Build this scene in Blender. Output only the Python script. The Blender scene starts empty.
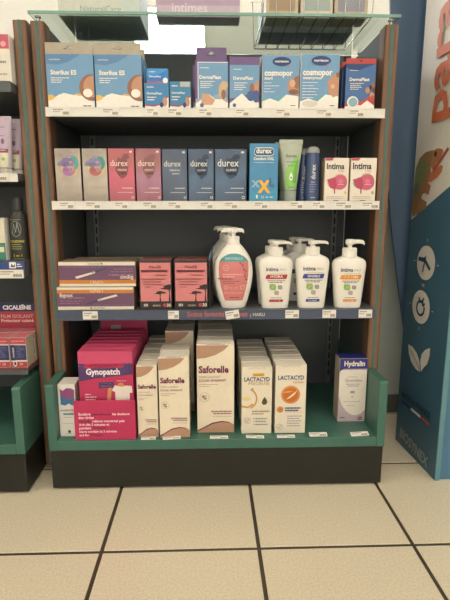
import bpy, bmesh, math, random
from mathutils import Vector, Matrix
random.seed(7)
scene = bpy.context.scene
col = scene.collection

# ------------------------------------------------------------------ camera
CAM = Vector((-0.01332, -0.00006, 0.64799))
RGT = Vector((0.999599, -0.028306, -0.000384)); UPV = Vector((0.005635, 0.185644, 0.982601)); FWD = Vector((0.027742, 0.982209, -0.185729))
FPX = 475.18
cd = bpy.data.cameras.new('camera'); cam = bpy.data.objects.new('camera', cd); col.objects.link(cam)
cd.sensor_width = 36.0; cd.lens = FPX * 36.0 / 600.0; cd.clip_start = 0.01
cam.matrix_world = Matrix(((RGT.x, UPV.x, -FWD.x, CAM.x), (RGT.y, UPV.y, -FWD.y, CAM.y), (RGT.z, UPV.z, -FWD.z, CAM.z), (0, 0, 0, 1)))
scene.camera = cam
# ------------------------------------------------------------------ world, exposure
w = bpy.data.worlds.new('world'); scene.world = w; w.use_nodes = True
w.node_tree.nodes['Background'].inputs[0].default_value = (1.0, 0.95, 0.86, 1); w.node_tree.nodes['Background'].inputs[1].default_value = 0.25
vs = scene.view_settings; vs.view_transform = 'Standard'; vs.look = 'None'; vs.exposure = -0.22; vs.gamma = 1.0; vs.use_curve_mapping = False
LIGHT_FRONT = 6.0      # the shop's ceiling panels in front of the shelves
LIGHT_BACK = 26.0
FILL_PANE = 2.1        # added glowing pane behind the camera, frontal fill for the bays
#     # back light: the panel seen above the shelves and the added unseen ones
CEIL = 2.6

# ------------------------------------------------------------------ pixel helpers (450x600 frame)
def ray(px, py): return FWD + RGT * ((px - 225) / FPX) - UPV * ((py - 300) / FPX)
def atY(px, py, Y): d = ray(px, py); return CAM + d * ((Y - CAM.y) / d.y)
def atZ(px, py, Z): d = ray(px, py); return CAM + d * ((Z - CAM.z) / d.z)
def atP(px, py, p0, n): d = ray(px, py); return CAM + d * ((p0 - CAM).dot(n) / d.dot(n))

# ------------------------------------------------------------------ materials
def lin(h):
    h = h.lstrip('#'); out = []
    for i in (0, 2, 4):
        c = int(h[i:i+2], 16) / 255
        out.append(c / 12.92 if c <= 0.04045 else ((c + 0.055) / 1.055) ** 2.4)
    return out + [1.0]
MATS = {}
def mat(name, hexc, rough=0.5, metal=0.0, var=0.06, scale=60.0, bump=0.0, coat=0.0, spec=0.5, trans=0.0, ior=1.45, alt=None, stretch=None):
    if name in MATS: return MATS[name]
    m = bpy.data.materials.new(name); m.use_nodes = True; nt = m.node_tree; b = nt.nodes['Principled BSDF']
    c = lin(hexc); b.inputs['Roughness'].default_value = rough; b.inputs['Metallic'].default_value = metal
    b.inputs['Specular IOR Level'].default_value = spec; b.inputs['Coat Weight'].default_value = coat
    b.inputs['Coat Roughness'].default_value = 0.15; b.inputs['Transmission Weight'].default_value = trans; b.inputs['IOR'].default_value = ior
    tc = nt.nodes.new('ShaderNodeTexCoord'); no = nt.nodes.new('ShaderNodeTexNoise'); no.inputs['Scale'].default_value = scale; no.inputs['Detail'].default_value = 4
    if stretch:
        mp = nt.nodes.new('ShaderNodeMapping'); mp.inputs['Scale'].default_value = stretch
        nt.links.new(tc.outputs['Object'], mp.inputs[0]); nt.links.new(mp.outputs[0], no.inputs['Vector'])
    else: nt.links.new(tc.outputs['Object'], no.inputs['Vector'])
    rp = nt.nodes.new('ShaderNodeValToRGB'); rp.color_ramp.elements[0].position = 0.3; rp.color_ramp.elements[1].position = 0.7
    c2 = lin(alt) if alt else [min(1, x * (1 + var)) for x in c[:3]] + [1]
    rp.color_ramp.elements[0].color = [x * (1 - var) for x in c[:3]] + [1]; rp.color_ramp.elements[1].color = c2
    nt.links.new(no.outputs['Fac'], rp.inputs[0]); nt.links.new(rp.outputs[0], b.inputs['Base Color'])
    if bump:
        bp = nt.nodes.new('ShaderNodeBump'); bp.inputs['Strength'].default_value = bump; bp.inputs['Distance'].default_value = 0.002
        nt.links.new(no.outputs['Fac'], bp.inputs['Height']); nt.links.new(bp.outputs[0], b.inputs['Normal'])
    MATS[name] = m; return m
def grad(name, stops, axis=2, scale=10.0, rough=0.3, metal=0.0, noise=0.15, skew=0.0):
    # printed colour run across a carton (stops in 0..1 along object axis * scale)
    if name in MATS: return MATS[name]
    m = bpy.data.materials.new(name); m.use_nodes = True; nt = m.node_tree; b = nt.nodes['Principled BSDF']
    b.inputs['Roughness'].default_value = rough; b.inputs['Metallic'].default_value = metal; b.inputs['Coat Weight'].default_value = 0.3
    tc = nt.nodes.new('ShaderNodeTexCoord'); sp = nt.nodes.new('ShaderNodeSeparateXYZ'); nt.links.new(tc.outputs['Object'], sp.inputs[0])
    mu = nt.nodes.new('ShaderNodeMath'); mu.operation = 'MULTIPLY'; mu.inputs[1].default_value = scale; nt.links.new(sp.outputs[axis], mu.inputs[0])
    m2 = nt.nodes.new('ShaderNodeMath'); m2.operation = 'MULTIPLY_ADD'; m2.inputs[1].default_value = skew * scale; nt.links.new(sp.outputs[0], m2.inputs[0]); nt.links.new(mu.outputs[0], m2.inputs[2])
    no = nt.nodes.new('ShaderNodeTexNoise'); no.inputs['Scale'].default_value = 25; nt.links.new(tc.outputs['Object'], no.inputs['Vector'])
    ma = nt.nodes.new('ShaderNodeMath'); ma.operation = 'MULTIPLY_ADD'; ma.inputs[1].default_value = noise * 2; nt.links.new(no.outputs['Fac'], ma.inputs[0]); nt.links.new(m2.outputs[0], ma.inputs[2])
    sb = nt.nodes.new('ShaderNodeMath'); sb.operation = 'SUBTRACT'; sb.inputs[1].default_value = noise; nt.links.new(ma.outputs[0], sb.inputs[0])
    rp = nt.nodes.new('ShaderNodeValToRGB'); cr = rp.color_ramp
    cr.elements[0].position = stops[0][0]; cr.elements[0].color = lin(stops[0][1]); cr.elements[1].position = stops[-1][0]; cr.elements[1].color = lin(stops[-1][1])
    for p, h in stops[1:-1]: e = cr.elements.new(p); e.color = lin(h)
    nt.links.new(sb.outputs[0], rp.inputs[0]); nt.links.new(rp.outputs[0], b.inputs['Base Color'])
    MATS[name] = m; return m
def emit(name, hexc, strength):
    m = bpy.data.materials.new(name); m.use_nodes = True; nt = m.node_tree; b = nt.nodes['Principled BSDF']
    b.inputs['Base Color'].default_value = lin(hexc); b.inputs['Emission Color'].default_value = lin(hexc); b.inputs['Emission Strength'].default_value = strength
    return m
PR = {}
def pm(hexc, rough=0.45):                       # printing ink of one colour
    k = 'ink_' + hexc.lstrip('#')
    return mat(k, hexc, rough, var=0.03, scale=90)

M_CARD = mat('white_card', '#dedad2', 0.55, var=0.03)
M_CREAM = mat('cream_card', '#e2d6bf', 0.5, var=0.03)
M_WOOD = mat('wood_edge', '#73543f', 0.45, var=0.35, scale=9, stretch=(14, 14, 0.7), bump=0.1)
M_TEALIN = mat('teal_inlay', '#43665f', 0.4, var=0.1)
M_GREEN = mat('green_laminate', '#40695d', 0.42, var=0.06, scale=25)
M_KICK = mat('dark_kick', '#1e1d18', 0.45, var=0.15, scale=20)
M_DARK = mat('slate_panel', '#4e5254', 0.5, var=0.06, scale=8)
M_SHELF = mat('shelf_metal', '#55585a', 0.45, var=0.05)
M_STRIP = mat('strip_cream', '#d9d6cf', 0.4, var=0.03)
M_STRIPB = mat('strip_blue', '#454e63', 0.35, var=0.05)
M_CHROME = mat('chrome', '#b9b9b6', 0.22, 1.0, var=0.05)
M_PLAST = mat('white_plastic', '#e3dfd6', 0.32, var=0.02, coat=0.2)
M_INKD = pm('#3c3a38')

# ------------------------------------------------------------------ objects
def link(name, me, mats, parent=None, kind=None):
    o = bpy.data.objects.new(name, me); col.objects.link(o)
    if mats is not None:
        for m in (mats if isinstance(mats, (list, tuple)) else [mats]): me.materials.append(m)
    if parent: o.parent = parent
    if kind: o['kind'] = kind
    return o
def tag(o, label, cat, group=None):
    o['label'] = label; o['category'] = cat
    if group: o['group'] = group
    return o
def thing(name, label, cat, loc=(0, 0, 0), rz=0.0, group=None):
    o = bpy.data.objects.new(name, None); o.empty_display_size = 0.02; col.objects.link(o)
    o.location = loc; o.rotation_euler = (0, 0, rz); return tag(o, label, cat, group)
def dup(root, off, label, group=None, rz=0.0, skip=()):
    r = root.copy(); col.objects.link(r); r.location = root.location + Vector(off); r.rotation_euler.z += rz; r['label'] = label
    if group: r['group'] = group
    for ch in list(root.children):
        if ch.name.split('.')[0] in skip: continue
        c = ch.copy(); col.objects.link(c); c.parent = r
        for g in ch.children:
            d = g.copy(); col.objects.link(d); d.parent = c
    return r

class MB:
    def __init__(s): s.v = []; s.f = []; s.m = []
    def face(s, pts, mi=0):
        n = len(s.v); s.v += [tuple(p) for p in pts]; s.f.append(tuple(range(n, n + len(pts)))); s.m.append(mi)
    def box(s, x0, x1, y0, y1, z0, z1, mi=0):
        n = len(s.v); s.v += [(x0, y0, z0), (x1, y0, z0), (x1, y1, z0), (x0, y1, z0), (x0, y0, z1), (x1, y0, z1), (x1, y1, z1), (x0, y1, z1)]
        for q in ((0, 3, 2, 1), (4, 5, 6, 7), (0, 1, 5, 4), (1, 2, 6, 5), (2, 3, 7, 6), (3, 0, 4, 7)): s.f.append(tuple(n + i for i in q)); s.m.append(mi)
    def loft(s, rings, mi=0, cap=True):
        k = len(rings[0]); n = len(s.v)
        for r in rings: s.v += [tuple(p) for p in r]
        for i in range(len(rings) - 1):
            for j in range(k):
                a = n + i * k + j; b = n + i * k + (j + 1) % k; s.f.append((a, b, b + k, a + k)); s.m.append(mi)
        if cap:
            s.f.append(tuple(n + j for j in reversed(range(k)))); s.m.append(mi)
            s.f.append(tuple(n + (len(rings) - 1) * k + j for j in range(k))); s.m.append(mi)
    def tube(s, pts, r, k=8, mi=0):
        pts = [Vector(p) for p in pts]; rings = []
        for i, p in enumerate(pts):
            t = (pts[min(i + 1, len(pts) - 1)] - pts[max(i - 1, 0)]).normalized()
            a = t.cross(Vector((0, 0, 1)));  a = a if a.length > 0.1 else t.cross(Vector((0, 1, 0))); a.normalize(); b = t.cross(a)
            rings.append([p + (a * math.cos(2 * math.pi * j / k) + b * math.sin(2 * math.pi * j / k)) * r for j in range(k)])
        s.loft(rings, mi)
    def mesh(s, name, smooth=False, bevel=0.0):
        me = bpy.data.meshes.new(name); me.from_pydata(s.v, [], s.f)
        me.polygons.foreach_set('material_index', s.m)
        bm = bmesh.new(); bm.from_mesh(me); bmesh.ops.recalc_face_normals(bm, faces=bm.faces)
        if bevel: bmesh.ops.bevel(bm, geom=list(bm.edges), offset=bevel, segments=1, affect='EDGES', clamp_overlap=True)
        bm.to_mesh(me); bm.free()
        if smooth:
            me.polygons.foreach_set('use_smooth', [True] * len(me.polygons)); me.set_sharp_from_angle(angle=math.radians(40))
        return me
    def build(s, name, mats, parent=None, smooth=False, bevel=0.0, kind=None): return link(name, s.mesh(name, smooth, bevel), mats, parent, kind)
def slab(name, m, parent, x0, x1, y0, y1, z0, z1, bevel=0.0008, kind=None):
    b = MB(); b.box(x0, x1, y0, y1, z0, z1); return b.build(name, m, parent, bevel=bevel, kind=kind)
def ell(cx, cz, rx, rz, n=24, a0=0.0, a1=2 * math.pi):
    full = abs(a1 - a0 - 2 * math.pi) < 1e-6; k = n if full else n + 1
    return [(cx + rx * math.cos(a0 + (a1 - a0) * i / n), cz + rz * math.sin(a0 + (a1 - a0) * i / n)) for i in range(k)]
def extr(pts, y0, y1, name, m, parent=None, bevel=0.0):          # outline in (x,z), extruded in y
    b = MB(); b.loft([[(p[0], y0, p[1]) for p in pts], [(p[0], y1, p[1]) for p in pts]]); return b.build(name, m, parent, bevel=bevel)
def sheet(outlines, thick, name, m, parent=None):                # flat card in xz with holes cut through
    cu = bpy.data.curves.new(name, 'CURVE'); cu.dimensions = '2D'; cu.fill_mode = 'BOTH'; cu.extrude = thick / 2
    for pts in outlines:
        sp = cu.splines.new('POLY'); sp.points.add(len(pts) - 1); sp.use_cyclic_u = True
        for i, p in enumerate(pts): sp.points[i].co = (p[0], p[1], 0, 1)
    t = bpy.data.objects.new('tmp', cu); col.objects.link(t); dg = bpy.context.evaluated_depsgraph_get()
    me = bpy.data.meshes.new_from_object(t.evaluated_get(dg)); bpy.data.objects.remove(t); bpy.data.curves.remove(cu)
    me.transform(Matrix(((1, 0, 0, 0), (0, 0, -1, 0), (0, 1, 0, 0), (0, 0, 0, 1)))); return link(name, me, m, parent)

# ------------------------------------------------------------------ print: lettering and flat artwork
TX = {}
def text_mesh(s, bold):
    if (s, bold) in TX: return TX[(s, bold)]
    cu = bpy.data.curves.new('t', 'FONT'); cu.body = s; cu.size = 1; cu.resolution_u = 2; cu.offset = bold; cu.fill_mode = 'FRONT'
    t = bpy.data.objects.new('tmp', cu); col.objects.link(t); dg = bpy.context.evaluated_depsgraph_get()
    me = bpy.data.meshes.new_from_object(t.evaluated_get(dg)); bpy.data.objects.remove(t); bpy.data.curves.remove(cu)
    V = [(v.co.x, v.co.y) for v in me.vertices]; F = [tuple(p.vertices) for p in me.polygons]; bpy.data.meshes.remove(me)
    x0 = min(v[0] for v in V); x1 = max(v[0] for v in V)
    TX[(s, bold)] = ([(a - x0, b) for a, b in V], F, x1 - x0); return TX[(s, bold)]
def clip(pts, w, h):
    def cut(P, ax, lim, keep):
        o = []
        for i in range(len(P)):
            a, b = P[i - 1], P[i]; ia, ib = keep(a[ax], lim), keep(b[ax], lim)
            if ia != ib:
                t = (lim - a[ax]) / (b[ax] - a[ax]); o.append((a[0] + (b[0] - a[0]) * t, a[1] + (b[1] - a[1]) * t))
            if ib: o.append(b)
        return o
    ge = lambda a, l: a >= l - 1e-9; le = lambda a, l: a <= l + 1e-9
    for ax, lim, k in ((0, -w / 2, ge), (0, w / 2, le), (1, 0, ge), (1, h, le)):
        if not pts: return []
        pts = cut(pts, ax, lim, k)
    return pts
class Print:
    # front face w x h, x centred, z from 0; u,v are fractions of the face
    def __init__(s, w, h, surf=None, inset=0.0006):
        s.w = w; s.h = h; s.surf = surf; s.ins = inset; s.art = []; s.let = []; s.ly = 0
    def X(s, u): return (u - 0.5) * s.w
    def poly(s, pts, m, raw=False):
        s.ly += 1
        P = pts if raw else [(s.X(u), v * s.h) for u, v in pts]
        P = clip(P, s.w - 2 * s.ins, s.h - s.ins)
        P = [(x, max(z, s.ins)) for x, z in P]
        Q = [p for i, p in enumerate(P) if (abs(p[0] - P[i - 1][0]) + abs(p[1] - P[i - 1][1])) > 1e-7]
        if len(Q) > 2: s.art.append(([Q], m, s.ly))
    def rect(s, u0, v0, u1, v1, m):
        if s.surf:
            n = 10; s.span([(v, u0, u1) for v in (v0, v0 + (v1 - v0) / 3, v0 + (v1 - v0) * 2 / 3, v1)], m, n)
        else: s.poly([(u0, v0), (u1, v0), (u1, v1), (u0, v1)], m)
    def span(s, rows, m, n=12):
        s.ly += 1; quads = []
        for (va, a0, a1), (vb, b0, b1) in zip(rows, rows[1:]):
            for i in range(n):
                t, u = i / n, (i + 1) / n
                quads.append([(s.X(a0 + (a1 - a0) * t), va * s.h), (s.X(a0 + (a1 - a0) * u), va * s.h), (s.X(b0 + (b1 - b0) * u), vb * s.h), (s.X(b0 + (b1 - b0) * t), vb * s.h)])
        s.art.append((quads, m, s.ly))
    def ell(s, u, v, ru, rv, m, n=24, a0=0.0, a1=2 * math.pi):      # ru, rv as fractions of w and h
        s.poly([(u + ru * math.cos(a0 + (a1 - a0) * i / n), v + rv * math.sin(a0 + (a1 - a0) * i / n)) for i in range(n + 1)], m)
    def circ(s, u, v, r, m, n=24): s.ell(u, v, r, r * s.w / s.h, m, n)
    def ring(s, u, v, r, t, m, asp=1.0, n=28, a0=0.0, a1=2 * math.pi):
        s.ly += 1; k = s.w / s.h * asp; quads = []
        g = lambda a, q: (s.X(u + q * math.cos(a)), (v + q * k * math.sin(a)) * s.h)
        for i in range(n):
            a, b = a0 + (a1 - a0) * i / n, a0 + (a1 - a0) * (i + 1) / n
            quads.append([g(a, r - t), g(a, r), g(b, r), g(b, r - t)])
        s.art.append((quads, m, s.ly))
    def stroke(s, pts, t, m):                                        # thick line, t in fraction of w
        s.ly += 1; quads = []; P = [Vector((s.X(u), v * s.h)) for u, v in pts]
        for i, (a, b) in enumerate(zip(P, P[1:])):
            d = (b - a).normalized(); n = Vector((-d.y, d.x)) * t * s.w / 2; quads.append([a - n, b - n, b + n, a + n])
        s.art.append(([[tuple(p) for p in q] for q in quads], m, s.ly))
    def lines(s, u0, v, us, dv, m, t=0.35, align='l'):               # rows of print too small to read
        for i, q in enumerate(us):
            a = u0 if align == 'l' else (u0 - q if align == 'r' else u0 - q / 2); x = a; y = v - i * dv
            while x < a + q - 1e-4:
                x2 = min(a + q, x + random.uniform(0.05, 0.12)); s.let.append(([[(s.X(x), y * s.h), (s.X(x2 - 0.012), y * s.h), (s.X(x2 - 0.012), (y + dv * t) * s.h), (s.X(x), (y + dv * t) * s.h)]], m, s.ly)); x = x2
    def text(s, t, u, v, wf, m, align='c', bold=0.0, asp=1.0, rot=0.0, shear=0.0):   # wf: text width as fraction of face width
        V, F, tw = text_mesh(t, bold); k = wf * s.w / tw; x0 = s.X(u) - (wf * s.w / 2 if align == 'c' else (wf * s.w if align == 'r' else 0)); z0 = v * s.h
        cx, cz = s.X(u), z0; c, sn = math.cos(rot), math.sin(rot); P = []
        for a, b in V:
            x = x0 + (a + shear * b) * k; z = z0 + b * k * asp
            if rot: x, z = cx + c * (x - cx) - sn * (z - cz), cz + sn * (x - cx) + c * (z - cz)
            P.append((x, z))
        s.let.append(([[P[i] for i in f] for f in F], m, s.ly + 1))
    def build(s, parent, names=('printed_artwork', 'printed_lettering'), gap=0.00012):
        out = []
        for items, nm in ((s.art, names[0]), (s.let, names[1])):
            if not items: continue
            b = MB(); mats = []
            for polys, m, ly in items:
                if m not in mats: mats.append(m)
                mi = mats.index(m)
                for p in polys:
                    b.face([(x, (s.surf(x, z) - 0.0005 if s.surf else 0.0) - 0.00012 - gap * ly, z) for x, z in p], mi)
            me = bpy.data.meshes.new(nm); me.from_pydata(b.v, [], b.f); me.polygons.foreach_set('material_index', b.m)
            bm = bmesh.new(); bm.from_mesh(me); bm.normal_update()
            for f in bm.faces:
                if f.normal.y > 0: f.normal_flip()
            bm.to_mesh(me); bm.free(); out.append(link(nm, me, mats, parent, 'stuff'))
        return out

def carton(root, w, d, h, mf, ms=None, mt=None, bevel=0.0007, name='carton', puff=0.0):
    ms = ms or mf; mt = mt or ms
    bm = bmesh.new(); bmesh.ops.create_cube(bm, size=1); bmesh.ops.scale(bm, vec=(w, d, h), verts=bm.verts); bmesh.ops.translate(bm, vec=(0, d / 2, h / 2), verts=bm.verts)
    bmesh.ops.bevel(bm, geom=list(bm.edges), offset=bevel, segments=1, affect='EDGES')
    # tuck flap: a shallow step across the top panel
    bm.normal_update()
    for f in bm.faces:
        n = f.normal; f.material_index = 0 if n.y < -0.9 else (2 if n.z > 0.9 else 1)
    top = max(bm.faces, key=lambda f: f.calc_center_median().z if f.normal.z > 0.9 else -1)
    r = bmesh.ops.inset_region(bm, faces=[top], thickness=min(w, d) * 0.06, depth=-0.0004)
    me = bpy.data.meshes.new(name); bm.to_mesh(me); bm.free(); return link(name, me, [mf, ms, mt], root)
def fit(px0, px1, ytop, Y, zb, ymid=None):
    ym = ymid if ymid else ytop + 25
    a = atY(px0, ym, Y); b = atY(px1, ym, Y); t = atY((px0 + px1) / 2, ytop, Y); return (a.x + b.x) / 2, b.x - a.x, t.z - zb
def box_product(name, label, px0, px1, ytop, Y, zb, depth, mf, ms, mt, art, group=None, cat='box', ymid=None, tilt=0.0):
    x, w, h = fit(px0, px1, ytop, Y, zb, ymid)
    r = thing(name, label, cat, (x, Y, zb), group=group); carton(r, w - 0.0006, depth, h, mf, ms, mt)
    if art:
        p = Print(w - 0.0006, h); art(p); p.build(r)
    return r
ORD = ['front', 'second', 'third', 'fourth', 'fifth', 'sixth', 'seventh']
def rowcopies(root, n, dy, base, group, dx=0.0, jig=0.0015, skip=('printed_lettering',)):
    root['group'] = group
    for i in range(1, n):
        dup(root, (dx * i + random.uniform(-jig, jig), dy * i, 0), base + ', ' + ORD[i] + ' in its row', group, skip=skip if i > 0 else ())

# ================================================================== THE SETTING
T = 0.305; TX0, TY0, TROT = -0.2291, 0.8174, 0.00436; GR = 0.0075
def floor_material():
    m = bpy.data.materials.new('tiled_floor'); m.use_nodes = True; nt = m.node_tree; b = nt.nodes['Principled BSDF']; b.inputs['Roughness'].default_value = 0.3
    tc = nt.nodes.new('ShaderNodeTexCoord'); sp = nt.nodes.new('ShaderNodeSeparateXYZ'); nt.links.new(tc.outputs['Object'], sp.inputs[0]); edge = []
    for ax in (0, 1):
        dv = nt.nodes.new('ShaderNodeMath'); dv.operation = 'DIVIDE'; dv.inputs[1].default_value = T; nt.links.new(sp.outputs[ax], dv.inputs[0])
        pp = nt.nodes.new('ShaderNodeMath'); pp.operation = 'PINGPONG'; pp.inputs[1].default_value = 0.5; nt.links.new(dv.outputs[0], pp.inputs[0])
        lt = nt.nodes.new('ShaderNodeMath'); lt.operation = 'LESS_THAN'; lt.inputs[1].default_value = GR / T / 2; nt.links.new(pp.outputs[0], lt.inputs[0]); edge.append(lt)
    mx = nt.nodes.new('ShaderNodeMath'); mx.operation = 'MAXIMUM'; nt.links.new(edge[0].outputs[0], mx.inputs[0]); nt.links.new(edge[1].outputs[0], mx.inputs[1])
    no = nt.nodes.new('ShaderNodeTexNoise'); no.inputs['Scale'].default_value = 180; nt.links.new(tc.outputs['Object'], no.inputs['Vector'])
    rp = nt.nodes.new('ShaderNodeValToRGB'); rp.color_ramp.elements[0].color = lin('#c3b89f'); rp.color_ramp.elements[1].color = lin('#dad0ba'); rp.color_ramp.elements[0].position = .3; rp.color_ramp.elements[1].position = .7
    nt.links.new(no.outputs['Fac'], rp.inputs[0]); mi = nt.nodes.new('ShaderNodeMixRGB'); nt.links.new(mx.outputs[0], mi.inputs[0]); nt.links.new(rp.outputs[0], mi.inputs[1]); mi.inputs[2].default_value = lin('#453c2f')
    nt.links.new(mi.outputs[0], b.inputs['Base Color']); return m
M_FLOOR = floor_material()
M_TILE = mat('speckled_tile', '#ccc0a7', 0.16, var=0.06, scale=260, alt='#dad0ba', spec=0.5)
fl = MB(); fl.box(-3.2, 3.6, -3.6, 8.4, -0.05, -0.0015)
floor = fl.build('floor', M_FLOOR, kind='structure'); floor.location = (TX0, TY0, 0); floor.rotation_euler = (0, 0, TROT)
tb = MB(); tb.box(GR / 2, T - GR / 2, GR / 2, T - GR / 2, -0.0035, 0.0); tme = tb.mesh('floor_tile', bevel=0.0008); tme.materials.append(M_TILE)
for i in range(-4, 6):
    for j in range(-3, 3):
        t = bpy.data.objects.new('floor_tile', tme); col.objects.link(t); t.parent = floor; t.location = (i * T, j * T, 0)
M_WALL = mat('white_plaster', '#e8e8e5', 0.7, var=0.02, scale=12)
M_CEIL = mat('ceiling_white', '#eeeeec', 0.75, var=0.02, scale=12)
def wallbox(name, *a, m=M_WALL): b = MB(); b.box(*a); return b.build(name, m, kind='structure')
wallbox('ceiling', -3.4, 3.4, -2.8, 9.2, CEIL, CEIL + 0.1, m=M_CEIL)
wallbox('wall_back', -3.4, 3.4, 9.1, 9.2, 0, CEIL); wallbox('wall_front', -3.4, 3.4, -2.8, -2.7, 0, CEIL)
wallbox('wall_left', -3.4, -3.3, -2.7, 9.1, 0, CEIL); wallbox('wall_right', 3.3, 3.4, -2.7, 9.1, 0, CEIL)
M_PART = mat('grey_partition', '#b9beb7', 0.6, var=0.05, scale=10)
wallbox('wall_partition', -1.6, 1.6, 1.445, 1.50, 0.0, 0.98, m=M_PART)
wallbox('baseboard_partition', -1.6, 1.6, 1.437, 1.445, 0.0, 0.06, m=mat('grey_skirting', '#5e625d', 0.5))

wn = MB(); wn.box(-1.9, 1.9, -2.6995, -2.695, 0.3, 2.3); wn.build('fill_pane_1', emit('fill_pane_glow', '#f8f5ee', FILL_PANE), kind='structure')  # added unseen emitter on the front wall, lifts the light inside the bays
wf = MB()
for x_ in (-1.95, -0.65, 0.6, 1.9): wf.box(x_, x_ + 0.05, -2.70, -2.66, 0.25, 2.35)
for z_ in (0.25, 2.3): wf.box(-1.95, 1.95, -2.70, -2.66, z_, z_ + 0.05)
wf.build('fill_pane_trim_1', mat('fill_pane_bar', '#8a8a86', 0.4), kind='structure')  # bars framing the added fill pane
M_FRAME = mat('light_frame', '#d8d8d4', 0.4)
def ceiling_light(x0, x1, y0, y1, strength, label, tint='#fff3e0'):
    r = thing('ceiling_light', label, 'ceiling light', ((x0 + x1) / 2, (y0 + y1) / 2, CEIL), group='light panels in the ceiling')
    hw, hd = (x1 - x0) / 2, (y1 - y0) / 2
    f = MB(); t = 0.02
    f.box(-hw - t, hw + t, -hd - t, -hd, -0.012, -0.0005); f.box(-hw - t, hw + t, hd, hd + t, -0.012, -0.0005); f.box(-hw - t, -hw, -hd, hd, -0.012, -0.0005); f.box(hw, hw + t, -hd, hd, -0.012, -0.0005)
    f.build('frame', M_FRAME, r)
    slab('diffuser', emit('panel_light', tint, strength), r, -hw + 0.001, hw - 0.001, -hd + 0.001, hd - 0.001, -0.008, -0.0006, bevel=0)
a = atZ(141, 54, CEIL - 0.01); b = atZ(205, 8, CEIL - 0.01)
ceiling_light(a.x, atZ(205, 54, CEIL - .01).x, b.y, a.y, LIGHT_BACK, 'bright ceiling light panel seen above the shelves through the glass', '#fdfdff')
ceiling_light(-0.3, 0.3, -0.5, 0.7, LIGHT_FRONT, 'ceiling light panel above the aisle nearest the shelves')
for k_, (x_, y_, l_) in enumerate(((-1.6, -0.5, 'to the left of the nearest one'), (1.6, -0.5, 'to the right of the nearest one'), (-0.9, -2.3, 'at the left near the front wall'), (0.9, -2.3, 'at the right near the front wall'))):
    ceiling_light(x_ - 0.3, x_ + 0.3, y_, y_ + 1.2, LIGHT_FRONT, 'ceiling light panel above the aisle ' + l_)
for x_, y_, l_ in ((-1.4, 2.2, 'left of'), (1.4, 2.2, 'right of'), (-1.4, 3.7, 'far left of'), (1.4, 3.7, 'far right of')):
    ceiling_light(x_ - 0.3, x_ + 0.3, y_, y_ + 1.1, LIGHT_BACK, 'added unseen fill panel behind the shelves, ' + l_ + ' the bright one', '#fdfdff')  # panels added out of view to brighten the ceiling behind the unit

# ================================================================== DISPLAY UNITS
SY = {1: 1.096, 2: 1.097, 3: 1.079}                     # front of each shelf strip
SZ = {1: (0.8478, 0.867), 2: (0.6494, 0.6684), 3: (0.3977, 0.4207)}
HW = 0.3707; BACKY = 1.385; TOPZ = 1.047; TRAYZ = 0.124; TRAYY = 1.027

def upright(parent, xc, front, wd=0.030, inner=1, back=BACKY):
    # side panel of slate board with a wooden nosing and teal inlay along its front edge
    x0, x1 = xc - wd / 2, xc + wd / 2; r = 0.005
    prof = [(x0, front + 0.04), (x0, front + r), (x0 + r * 0.3, front + r * 0.3), (x0 + r, front), (x1 - r, front), (x1 - r * 0.3, front + r * 0.3), (x1, front + r), (x1, front + 0.04)]
    b = MB(); b.loft([[(p[0], p[1], 0.02) for p in prof], [(p[0], p[1], TOPZ) for p in prof]]); u = b.build('upright', M_WOOD, parent)
    slab('teal_inlay', M_TEALIN, u, xc - 0.0033, xc + 0.0033, front - 0.0008, front + 0.004, 0.02, TOPZ + 0.0005, bevel=0.0004)
    slab('side_panel', M_DARK, u, x0 + 0.002, x1 - 0.002, front + 0.04, back, 0.02, TOPZ - 0.001, bevel=0.0005)
    return u
def price_label(parent, x, w, y, z0, z1, tilt=0.0, lie=False):
    b = MB(); h = z1 - z0
    b.box(-w / 2, w / 2, -0.0006, 0, 0, h, 0)
    for k, (a0, a1, v0, v1) in enumerate(((0.06, 0.62, 0.68, 0.84), (0.06, 0.45, 0.44, 0.54), (0.58, 0.94, 0.14, 0.5))):
        q = a0
        while q < a1: 
            q2 = min(a1, q + random.uniform(0.05, 0.1)); b.face([(-w / 2 + w * c, -0.0008, h * v) for c, v in ((q, v0), (q2 - 0.015, v0), (q2 - 0.015, v1), (q, v1))], 1); q = q2
    o = b.build('price_label', [M_CARD, pm('#8a8377')], parent); o.location = (x, y, z0); o.rotation_euler = (math.radians(-72) if lie else 0, tilt, 0); return o
def shelf(parent, x0, x1, yf, z0, z1, strip, back=BACKY, name='shelf'):
    s = slab(name, M_SHELF, parent, x0 + 0.001, x1 - 0.001, yf + 0.003, back - 0.0015, z0 + 0.003, z1 - 0.0003)
    b = MB(); b.box(x0, x1, yf, yf + 0.003, z0, z1); b.box(x0, x1, yf - 0.0012, yf, z0, z0 + 0.0014); b.box(x0, x1, yf - 0.0012, yf, z1 - 0.0012, z1)
    b.build('price_strip', strip, s); return s

U = thing('display_shelf_unit', 'tall shop display unit with wooden uprights, slate back, three shelves and green tray', 'shelf unit', (0, 0, 0))
upright(U, -0.386, 1.122); upright(U, 0.386, 1.122)
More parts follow.
